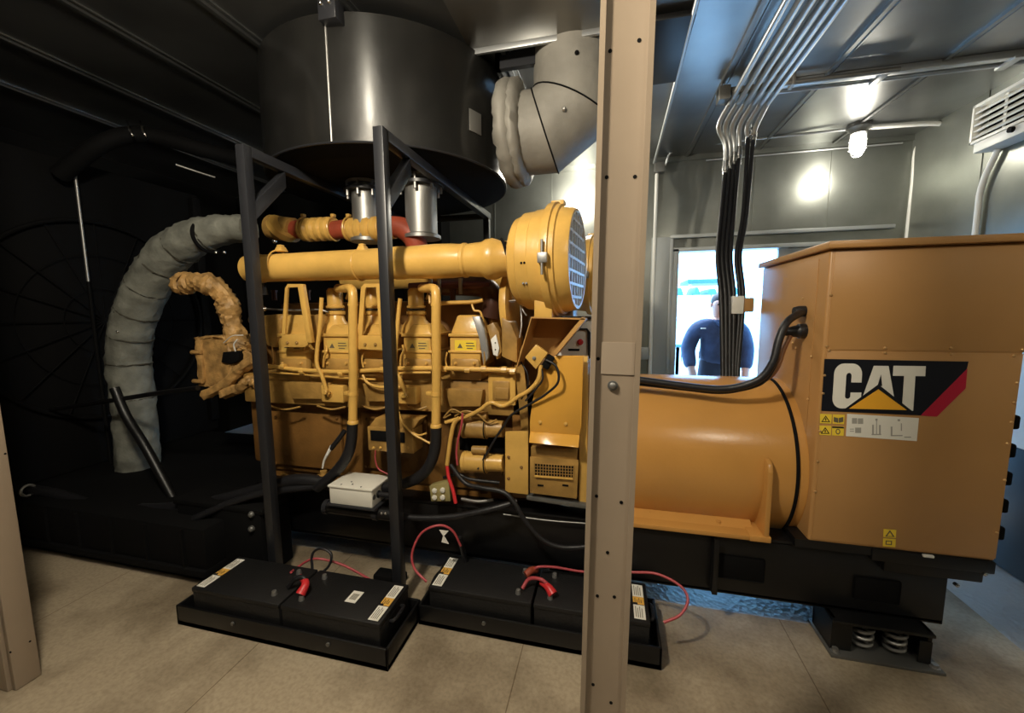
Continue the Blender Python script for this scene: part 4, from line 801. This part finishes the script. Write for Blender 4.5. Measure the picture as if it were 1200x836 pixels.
# ------------------------------------------------------------------ tan wrapped pipe and box at the front end
t = thing('wrapped_pipe', P(250, 400, 2.15), 'tan crumpled wrapping on a bent pipe left of the engine', 'pipe')
b = B(); b.ptube([(214, 334, 2.1), (222, 331, 2.1), (236, 331, 2.1), (250, 336, 2.12), (262, 347, 2.14), (268, 362, 2.15), (272, 378, 2.16), (278, 398, 2.17), (284, 416, 2.17)], .062, seg=18, n=6, noise=.16, rfun=lambda t_: 1.0+.12*math.sin(t_*23)); link('wrapping', b, WRAP, t, 25)
q = P(216, 333, 2.08); b = B(); b.lathe(q, (-.9, -.3, .1), [(0, .068), (.02, .074), (.05, .06), (.045, .045), (.0, .03)], 24, cap=False)
for v in b.bm.verts: v.co += Vector([random.uniform(-.006, .006) for _ in range(3)])
link('open_end', b, WRAP, t, 30)
b = B(); b.ptube([(262, 402, 2.08), (272, 394, 2.06), (285, 393, 2.06)], .003, seg=6); b.ptube([(276, 412, 2.08), (274, 404, 2.07), (278, 398, 2.07)], .004, seg=6); link('tie_wire', b, WHTP, t)
t = thing('wrapped_box', P(262, 460, 2.2), 'tan paper-wrapped box with torn edges at the front end of the engine', 'box')
b = B(); b.pprism([(228, 396), (262, 394), (272, 420), (268, 452), (258, 458), (234, 451), (231, 415)], 2.1, .25, .01)
bmesh.ops.subdivide_edges(b.bm, edges=b.bm.edges[:], cuts=2, use_grid_fill=True)
for v in b.bm.verts: v.co += Vector([random.uniform(-.012, .012) for _ in range(3)])
link('body', b, WRAP, t, 25)
b = B(); b.pprism([(258, 412), (292, 410), (300, 425), (300, 440), (276, 448), (262, 452)], 2.12, .2, .01)
bmesh.ops.subdivide_edges(b.bm, edges=b.bm.edges[:], cuts=2, use_grid_fill=True)
for v in b.bm.verts: v.co += Vector([random.uniform(-.014, .014) for _ in range(3)])
link('side_fold', b, WRAP, t, 25)
b = B(); b.pprism([(261, 413), (280, 411), (279, 423), (270, 427), (259, 425)], 2.085, .04, .004); link('opening', b, BLKM, t)
for L in ([(240, 463), (262, 452), (280, 434), (298, 422)], [(262, 462), (280, 455), (294, 446), (302, 450)]):
    b = B(); b.ptube([(x, y, 2.06) for x, y in L], .034, seg=12, noise=.2); link('paper_roll', b, WRAP, t, 25)
b = B(); b.pprism([(228, 400), (234, 399), (238, 448), (232, 446), (230, 412)], 2.08, .03, .004); link('edge_fold', b, WRAP, t)
for px, py in ((229, 413), (231, 447)):
    q = P(px, py, 2.08); b = B(); b.lathe(q, (1, 0, 0), [(-.03, .014), (.05, .014)], 12); link('edge_roll', b, WRAP, t)
# ------------------------------------------------------------------ big insulated hose
t = thing('insulated_hose', P(162, 590, 2.3), 'big grey quilted insulation hose arching left of the engine', 'hose')
hp = [(292, 268, 2.35), (258, 270, 2.33), (225, 280, 2.3), (196, 302, 2.3), (172, 338, 2.3), (156, 378, 2.3), (151, 420, 2.3), (156, 465, 2.3), (161, 520, 2.3), (163, 560, 2.3)]
b = B(); b.ptube(hp, .132, seg=28, n=8, noise=.06, rfun=lambda s: (.68 if s < .06 else .68+.32*min(1, (s-.06)/.25))*(1+.04*abs(math.sin(s*46)))); link('jacket', b, JACK2, t, 50)
def catm(pts, t_):
    n_ = len(pts)-1; f = t_*n_; i = min(int(f), n_-1); f -= i; return pts[i].lerp(pts[i+1], f)
HP = [P(*p) for p in hp]
for s_ in (.16, .27, .36, .44, .52, .60, .68, .78):
    c = catm(HP, s_); d = (catm(HP, min(1, s_+.03))-catm(HP, max(0, s_-.03))).normalized(); b = B(); b.torus(c, d, .132*(.68+.32*min(1, (s_-.06)/.25))+.001, .005, 28, 6)
    for v in b.bm.verts: v.co += Vector([random.uniform(-.004, .004) for _ in range(3)])
    link('stitch_seam', b, mat('seam_dark', (.06, .055, .04), .8) if 'seam_dark' not in MATS else MATS['seam_dark'], t)
for px, py in ((135, 366), (138, 389)):
    b = B(); b.ball(P(px, py, 2.3-.125), .012); link('rivet', b, CHR, t)
q = P(243, 278, 2.3); d = (P(225, 280, 2.3)-P(258, 272, 2.3)).normalized(); b = B(); b.torus(q, d, .105, .012, 28, 8); link('clamp_band', b, BLKM, t)
for px in (253, 263): 
    b = B(); b.ball(P(px, 296, 2.22), .011); link('clamp_bolt', b, CHR, t)
# ------------------------------------------------------------------ radiator and dark pipework at left
rad = thing('radiator', (-4.2, 2.4, .46), 'tall black radiator unit at the dark left end of the room', 'radiator')
b = B(); b.box(-4.6, -4.02, 1.5, 3.3, .345, 2.72, .01); link('shroud', b, BLKM, rad)
b = B(); b.box(-4.05, -3.97, 1.52, 1.6, .46, 2.68, .008); link('corner_post', b, BLKM, rad)
b = B(); b.box(-4.05, -3.97, 3.2, 3.28, .46, 2.68, .008); link('corner_post', b, BLKM, rad)
b = B(); b.torus((-3.98, 2.4, 1.5), (1, 0, 0), .78, .015, 64, 8)
for k in (2, 4): b.torus((-3.98, 2.4, 1.5), (1, 0, 0), .13*k, .003, 48, 6)
for k in range(8):
    a_ = PI*k/8; b.cyl((-3.985, 2.4-.78*math.cos(a_), 1.5-.78*math.sin(a_)), (-3.985, 2.4+.78*math.cos(a_), 1.5+.78*math.sin(a_)), .005, 8)
link('fan_guard', b, BLKM, rad)
q0, q1 = P(86, 188, 2.28), P(104, 330, 2.28)
vp = thing('vent_pipe', (q0.x, 2.28, .345), 'thin shiny vertical pipe in front of the radiator in the dark', 'pipe')
b = B(); b.cyl(q0, (q0.x, 2.28, q1.z), .010, 10); link('upper_tube', b, STEEL, vp)
b = B(); b.cyl((q0.x, 2.28, q1.z), (q0.x, 2.28, .345), .012, 10); link('lower_tube', b, BLKM, vp)
conduit('top_hose', [P(70, 205, 2.2), P(120, 168, 2.3), P(170, 158, 2.5), P(235, 175, 2.7), P(290, 190, 3.0)], .06, 'black overhead hose running from the radiator top in the dark', 'hose', m=BLKM)
t = thing('u_bolt_clamp', P(156, 165, 2.4), 'shiny pair of U-bolts on the black overhead hose', 'clamp')
for px in (149, 164):
    b = B(); b.ptube([(px, 142, 2.36), (px+3, 152, 2.33), (px+7, 160, 2.34), (px+8, 163, 2.38)], .007, seg=8); link('u_bolt', b, CHR, t)
conduit('brace_rod', [P(206, 193, 2.5), P(230, 201, 2.6), P(252, 208, 2.7)], .008, 'thin shiny rod below the overhead hose in the dark', 'rod', m=STEEL)
t = thing('belt_guard', P(100, 640, 1.9), 'black slanting guard frame at the dark lower left', 'guard')
b = B(); b.ptube([(134, 455, 1.98), (148, 488, 1.98), (168, 520, 1.97), (190, 560, 1.96), (232, 640, 1.95)], .028, n=5, seg=14); link('rail', b, BLK, t)
b = B(); b.ptube([(60, 480, 2.0), (141, 468, 2.0), (185, 461, 2.0), (232, 455, 2.0)], .016, seg=12); link('rail', b, BLK, t)
conduit('coolant_hose', [P(24, 573, 1.75), P(60, 578, 1.78), P(110, 592, 1.8), P(170, 597, 1.82), P(230, 592, 1.85), P(290, 578, 1.88), P(345, 563, 1.9), P(384, 566, 1.92)], .036, 'thick black hose running along the base from the dark left corner to the engine', 'hose', m=RUB)
q = P(33, 575, 1.73); b = B(); b.torus(q, (1, 0, 0), .035, .009, 20, 8); tag(link('hose_clamp', b, STEEL), 'bright metal clamp at the left end of the thick black hose', 'clamp')
conduit('coolant_hose', [P(228, 608, 1.75), P(270, 590, 1.8), P(310, 578, 1.85), P(370, 570, 1.9)], .022, 'thinner black hose just below the thick hose left of the frame post', 'hose', m=RUB)
# side cabinet (black battery-charger housing) left of the engine front
t = thing('heater_box', P(270, 640, 1.85), 'black box with two bolts beside the left frame post', 'box')
b = B(); b.box(-2.55, -1.93, 1.78, 2.0, .0, .42, .01); link('body', b, BLKM, t)
for py in (603, 620):
    b = B(); b.ball(P(295, py, 1.775), .02); link('bolt', b, GREY, t)
b = B(); b.box(-2.57, -1.91, 1.775, 2.01, .4, .43, .005); link('lid', b, BLKM, t)
# horizontal black hoses and cable in the middle
conduit('black_hose', [P(448, 600, 1.86), P(485, 607, 1.86), P(530, 606, 1.87), P(575, 597, 1.88), P(606, 588, 1.92)], .016, 'black hose along the base from the white box to the flywheel casing', 'hose', m=RUB)
conduit('black_hose', [P(528, 545, 1.92), P(545, 566, 1.9), P(565, 572, 1.88), P(590, 577, 1.87), P(603, 590, 1.86), P(615, 610, 1.86), P(635, 632, 1.87), P(660, 642, 1.88), P(700, 640, 1.9)], .012, 'black cable drooping from the starters to behind the cream column', 'cable', m=RUB)
conduit('steel_line', [P(541, 585, 1.95), P(560, 588, 1.94), P(578, 586, 1.95)], .009, 'short bare steel line below the starter motors', 'pipe', m=STEEL)
conduit('steel_line', [P(590, 603, 1.99), P(640, 610, 1.99), P(690, 614, 1.99)], .004, 'thin bright line along the base rail below the flywheel casing', 'pipe', m=STEEL)
# ------------------------------------------------------------------ batteries
BL, BD, BT = .515, .26, .2
def battery(x, y, z, zh, label, labels_side):
    t = thing('battery', (x, y, z), label, 'battery', 'batteries on the floor trays')
    b = B(); b.box(x, x+BL, y, y+BD, z, zh-.022, .006); link('case', b, BATT, t)
    b = B(); b.box(x-.002, x+BL+.002, y-.004, y+BD+.004, zh-.024, zh, .006); link('lid', b, BATT, t)
    lx_ = x+.012 if labels_side < 0 else x+BL-.065
    w = .05
    for k, (m_, a, c) in enumerate(((PAPER, 0, .38), (LORG, .40, .62), (PAPER, .62, 1))):
        b = B(); y0 = y+.012+(BD-.03)*a; y1 = y+.012+(BD-.03)*c; b.box(lx_, lx_+w, y0, y1, zh, zh+.0012); lb_ = link('label', b, m_, t)
        b = B()
        for j in range(4): b.box(lx_+.008+j*.009, lx_+.011+j*.009, y0+.01, y1-.01-(j % 2)*.01, zh+.0012, zh+.0018)
        link('print', b, LINE if k != 1 else LBLK, lb_)
    b = B(); b.box(lx_, lx_+w*.4, y+.012+(BD-.03)*.38, y+.012+(BD-.03)*.44, zh, zh+.002); link('label_mark', b, LBLK, t)
    ex = x-.002 if labels_side < 0 else x+BL+.002
    b = B(); yy_ = y+BD*.5; b.tube([(ex, yy_-.05, zh-.05), (ex+.02*labels_side, yy_-.04, zh-.045), (ex+.02*labels_side, yy_+.04, zh-.045), (ex, yy_+.05, zh-.05)], .008, seg=8); link('rope_handle', b, RUB, t)
    # terminal at the inner end
    tx_ = x+BL-.07 if labels_side < 0 else x+.07
    for dy in (.05, BD-.05):
        b = B(); b.lathe((tx_, y+dy, zh), (0, 0, 1), [(0, .014), (.012, .012), (.02, .01)], 16); link('terminal', b, STEEL, t)
    return t
def tray(x0, x1, y0, y1, label):
    t = thing('battery_tray', ((x0+x1)/2, y0, 0), label, 'tray', 'battery trays on the floor')
    b = B(); b.box(x0, x1, y0, y1, 0.002, .03, .004); b.box(x0, x1, y0, y0+.012, .002, .105, .003); b.box(x0, x1, y1-.012, y1, .002, .105, .003); b.box(x0, x0+.012, y0, y1, .002, .105, .003); b.box(x1-.012, x1, y0, y1, .002, .105, .003); link('pan', b, BLK, t)
    for f in (.3, .75):
        q = x0+(x1-x0)*f; b = B(); b.cyl((q, y0-.008, .075), (q, y0+.002, .075), .009, 8); link('hold_down_bolt', b, GREY, t)
    return t
tray(-2.08, -.905, 1.40, 1.715, 'black steel battery tray on the floor at the left, below the frame posts')
tray(-.90, .245, 1.675, 1.99, 'black steel battery tray on the floor behind the cream column')
y1_, y2_ = 1.428, 1.703
battery(-2.00, y1_, .032, .195, 'black battery at the left end of the left tray, label strip at its left end', -1)
battery(-1.47, y1_, .032, .195, 'black battery at the right end of the left tray, with a small extra label', 1)
battery(-.85, y2_, .032, .195, 'black battery at the left end of the right tray, in front of the base rail', -1)
battery(-.32, y2_, .032, .195, 'black battery at the right end of the right tray, partly behind the cream column', 1)
q = PZ(415, 700, .1965); b = B(); b.box(q.x-.028, q.x+.028, q.y-.035, q.y+.04, .195, .1965); bl_ = tag(link('bar_code_label', b, PAPER), 'small white bar-code label on the right battery of the left tray', 'label')
b = B()
for j in range(5): b.box(q.x-.016+j*.007, q.x-.012+j*.007, q.y-.018, q.y+.022, .1965, .1971)
link('print', b, LINE, bl_)
ZB = .2
def z3(px, py, z): return PZ(px, py, z)
def cable(nm, pts, r, m, label, cat='cable', group=None):
    b = B(); b.tube([z3(*p) for p in pts], r, seg=10, n=8); return tag(link(nm, b, m), label, cat, group)
def boot(pts, label, px0):
    b = B(); b.tube(pts, .017, seg=12, rfun=lambda t_: .7+.7*t_); o = tag(link('terminal_boot', b, REDC), label, 'terminal cover', 'red terminal covers'); return o
boot([z3(352, 676, .24), z3(358, 684, .245), z3(352, 697, .215)], 'red rubber terminal cover on the batteries of the left tray', 0)
boot([z3(634, 683, .23), z3(642, 688, .235), z3(648, 697, .215)], 'red rubber terminal cover, front one on the right tray', 0)
b = B(); b.tube([z3(616, 674, .22), z3(622, 669, .23), z3(628, 668, .215)], .018, seg=12); tag(link('terminal_boot', b, RED), 'dull red terminal cover at the back of the right tray', 'terminal cover', 'red terminal covers')
cable('battery_link', [(338, 688, .205), (346, 679, .25), (355, 677, .26), (360, 684, .24)], .012, RUB, 'black link cable joining the two batteries of the left tray')
cable('battery_link', [(612, 690, .205), (620, 679, .24), (633, 679, .26), (643, 686, .24)], .009, REDW, 'pinkish link cable joining the two batteries of the right tray')
b = B(); b.tube([z3(341, 671, .205), P(350, 664, 1.72), P(369, 655, 1.74), P(398, 661, 1.78), P(426, 675, 1.8), P(450, 690, 1.83)], .0062, seg=10, n=8); tag(link('red_cable', b, REDW), 'red cable looping from the left tray batteries back under the engine', 'cable')
b = B(); b.tube([P(366, 668, 1.72), P(366, 650, 1.74), P(376, 643, 1.75), P(388, 650, 1.75), P(385, 664, 1.73), P(372, 675, 1.70)], .007, seg=10, n=8); tag(link('black_cable', b, RUB), 'black cable loop standing above the left tray batteries', 'cable')
b = B(); b.tube([P(500, 682, 1.72), P(486, 667, 1.74), P(483, 648, 1.76), P(494, 625, 1.79), P(514, 616, 1.82), P(530, 622, 1.84), P(540, 640, 1.86)], .0062, seg=10, n=8); tag(link('red_cable', b, REDW), 'red cable loop standing at the left end of the right tray', 'cable')
b = B(); q = P(519, 622, 1.81); b.prism([q+Vector((-.02, 0, .0)), q+Vector((.03, 0, 0)), q+Vector((.005, 0, -.03)), q+Vector((.03, 0, -.07)), q+Vector((-.01, 0, -.065)), q+Vector((-.0, 0, -.03))], (0, .003, 0)); tag(link('cable_tag', b, PAPER), 'white paper tag on the red cable loop', 'tag')
b = B(); b.tube([z3(622, 672, .21), P(630, 665, 1.9), P(650, 665, 1.92), P(681, 670, 1.93), P(712, 671, 1.93), P(742, 671, 1.92), P(770, 673, 1.9), P(796, 686, 1.86), P(806, 702, 1.82), P(798, 720, 1.78), P(778, 730, 1.76)], .0062, seg=10, n=8); tag(link('red_cable', b, REDW), 'long red cable running behind the cream column and looping past the right tray', 'cable')
b = B(); b.tube([P(538, 630, 1.9), P(545, 655, 1.93), P(547, 668, 1.94)], .014, seg=10); tag(link('black_cable', b, RUB), 'black cable dropping behind the left end of the right tray', 'cable')
# low items on the floor by the frame
b = B(); b.box(-1.3, -1.12, 1.9, 1.98, .0, .05, .01); tag(link('floor_block', b, BLKM), 'small black block on the floor between the two trays, under the base', 'block')
# ------------------------------------------------------------------ equipment at the right edge, behind the generator
t = thing('white_cabinet', (2.35, 3.0, 0), 'pale cabinet edge standing behind the generator at the right wall', 'cabinet')
b = B(); b.box(2.28, XR-.012, 2.62, 3.35, .75, 1.3, .01); link('body', b, WHTP, t)
b = B(); b.box(2.27, XR-.012, 2.6, 3.37, 1.3, 1.6, .01); link('upper_box', b, BLK, t)
b = B(); b.box(2.3, XR-.012, 2.7, 3.3, 0, .75, .01); link('plinth', b, BLK, t)
# ------------------------------------------------------------------ man in the doorway
man = thing('person', (1.25, 4.95, -.04), 'person in a navy jacket and dark trousers standing just outside the doorway', 'person')
def skin_mesh(verts, edges, radii, root, sub=2):
    me = bpy.data.meshes.new('tmp'); me.from_pydata(verts, edges, []); o = bpy.data.objects.new('tmp', me); COL.objects.link(o)
    m_ = o.modifiers.new('s', 'SKIN'); 
    for i, r in enumerate(radii): 
        sv = me.skin_vertices[0].data[i]; sv.radius = (r if isinstance(r, tuple) else (r, r)); sv.use_root = (i == root)
    s2 = o.modifiers.new('d', 'SUBSURF'); s2.levels = sub; s2.render_levels = sub
    dg = bpy.context.evaluated_depsgraph_get(); dg.update(); r = bpy.data.meshes.new_from_object(o.evaluated_get(dg)); bpy.data.objects.remove(o); return r
mx, my, g0 = P(841, 400, 4.95).x, 4.95, -.04
V = [(0, 0, .95), (0, 0, 1.1), (0, .0, 1.28), (0, .01, 1.42), (0, 0, 1.5), (0, -.01, 1.56), (0, -.025, 1.64), (0, -.02, 1.72),
     (-.19, 0, 1.40), (-.27, .0, 1.15), (-.245, -.12, .93), (-.235, -.16, .88),
     (.19, 0, 1.40), (.26, .02, 1.15), (.24, -.06, .92), (.235, -.09, .86),
     (-.1, 0, .86), (-.12, -.01, .48), (-.12, .02, .09), (-.13, -.12, .04), (.1, 0, .86), (.12, -.01, .48), (.12, .02, .09), (.13, -.12, .04)]
Ed = [(0, 1), (1, 2), (2, 3), (3, 4), (4, 5), (5, 6), (6, 7), (3, 8), (8, 9), (9, 10), (10, 11), (3, 12), (12, 13), (13, 14), (14, 15), (0, 16), (16, 17), (17, 18), (18, 19), (0, 20), (20, 21), (21, 22), (22, 23)]
Ra = [(.17, .13), (.18, .145), (.18, .14), (.15, .10), .06, .075, .09, .07, .075, .06, .042, .035, .075, .06, .042, .035, .1, .07, .05, .045, .1, .07, .05, .045]
for side, base in ((-1, 11), (1, 15)):
    w = Vector(V[base])
    for k in range(5):
        dx = (k-2)*.019 if k else -.045*side*-1
        j0 = len(V); 
        if k == 0:
            a = w+Vector((-.03*side, -.02, -.03)); c = w+Vector((-.045*side, -.035, -.06))
        else:
            a = w+Vector(((k-2.5)*.02, -.02, -.08)); c = w+Vector(((k-2.5)*.021, -.045, -.125+abs(k-2.4)*.008))
        V += [tuple(a), tuple(c)]; Ed += [(base, j0), (j0, j0+1)]; Ra += [.0095, .008]
V = [(v[0]*1.18+mx, v[1]+my, v[2]+g0+.0) for v in V]
me = skin_mesh(V, Ed, Ra, 0)
me.materials.clear()
for m_ in (SKIN, JEAN): me.materials.append(m_)
for p_ in me.polygons: p_.use_smooth = True; p_.material_index = 1 if p_.center.z < 1.3+g0 and (p_.center.z > 1.1+g0 or abs(p_.center.x-mx) < .235) else 0
o = bpy.data.objects.new('body', me); COL.objects.link(o); o.parent = man; o.location = -WL[man.name]; WL[o.name] = Vector((0, 0, 0))
Vj = [(v[0], v[1], v[2]) for v in V[:16]]; keep = [0, 1, 2, 3, 4, 8, 9, 10, 12, 13, 14]; mp_ = {k: i for i, k in enumerate(keep)}
Ej = [(mp_[a], mp_[c]) for a, c in Ed if a in mp_ and c in mp_]; Rj = [tuple((r+.027) for r in (Ra[k] if isinstance(Ra[k], tuple) else (Ra[k], Ra[k]))) for k in keep]
me = skin_mesh([Vj[k] for k in keep], Ej, Rj, 0); me.materials.clear(); me.materials.append(NAVY)
for p_ in me.polygons: p_.use_smooth = True
o = bpy.data.objects.new('jacket', me); COL.objects.link(o); o.parent = man; o.location = -WL[man.name]; WL[o.name] = Vector((0, 0, 0))
hz = 1.64+g0
b = B(); b.ball((mx, my+.02, hz+.045), .1, (.85, 1.0, .95), 3)
for v in list(b.bm.verts):
    if v.co.z < hz+.0 and v.co.y < my: v.co.z = hz+.06; v.co.y += .02
link('hair', b, HAIR, man)
for s_ in (-1, 1):
    b = B(); b.ball((mx+.088*s_, my-.01, hz-.0), .026, (.4, .8, 1.2)); link('ear', b, SKIN, man)
    b = B(); b.ball((mx+.032*s_, my-.112, hz+.01), .012, (1.2, .6, .8)); link('eye', b, BLKM, man)
b = B(); b.ball((mx, my-.122, hz-.02), .018, (.7, 1, 1.3)); link('nose', b, SKIN, man)
b = B(); b.ball((mx, my-.108, hz-.062), .022, (1.2, .4, .3)); link('mouth', b, mat('lip', (.4, .12, .1), .5), man)
b = B(); b.tube([(mx-.075, my-.02, 1.49+g0), (mx-.05, my-.09, 1.46+g0), (mx, my-.125, 1.41+g0), (mx+.05, my-.09, 1.46+g0), (mx+.075, my-.02, 1.49+g0)], .016, seg=10); link('collar', b, NAVY, man)
q = P(824, 385, my-.17); b = B(); b.box(q.x-.025, q.x+.025, my-.185, my-.17, q.z-.006, q.z+.006, .002); link('chest_mark', b, FENC, man)
# ------------------------------------------------------------------ lights
def point(name, loc, power, col, r=.08):
    l = bpy.data.lights.new(name, 'POINT'); l.energy = power; l.color = col; l.shadow_soft_size = r
    o = bpy.data.objects.new(name, l); COL.objects.link(o); o.location = loc; return o
WARM = (1, .89, .71)
point('room_lamp', (-.93, .3, 2.8), 180, WARM, .1)
point('room_lamp', (1.3, -.7, 2.85), 45, WARM, .07)
point('caged_lamp_light', (lx, ly, ZC-.30), 13, (1, .93, .78), .05)
point('rear_lamp', (-.35, 3.9, 2.85), 40, (1, .93, .78), .06)
w = bpy.data.worlds.new('sky'); bpy.context.scene.world = w; w.use_nodes = True
bg = w.node_tree.nodes['Background']; bg.inputs['Color'].default_value = (.2, .53, 1, 1); bg.inputs['Strength'].default_value = 12
sun = bpy.data.lights.new('sun', 'SUN'); sun.energy = 6; sun.angle = .02; sun.color = (1, .95, .88); so = bpy.data.objects.new('sun', sun); COL.objects.link(so); so.rotation_euler = (math.radians(35), 0, math.radians(-150))
# ------------------------------------------------------------------ camera
cd = bpy.data.cameras.new('camera'); cd.sensor_width = 36; cd.lens = FPX/1200*36; cd.clip_start = .02; cd.clip_end = 200
co = bpy.data.objects.new('camera', cd); COL.objects.link(co)
M = Matrix((RR, UU, -F)).transposed().to_4x4(); M.translation = CAM; co.matrix_world = M
sc = bpy.context.scene; sc.camera = co
sc.view_settings.view_transform = 'Standard'; sc.view_settings.look = 'None'; sc.view_settings.exposure = 0; sc.view_settings.gamma = 1
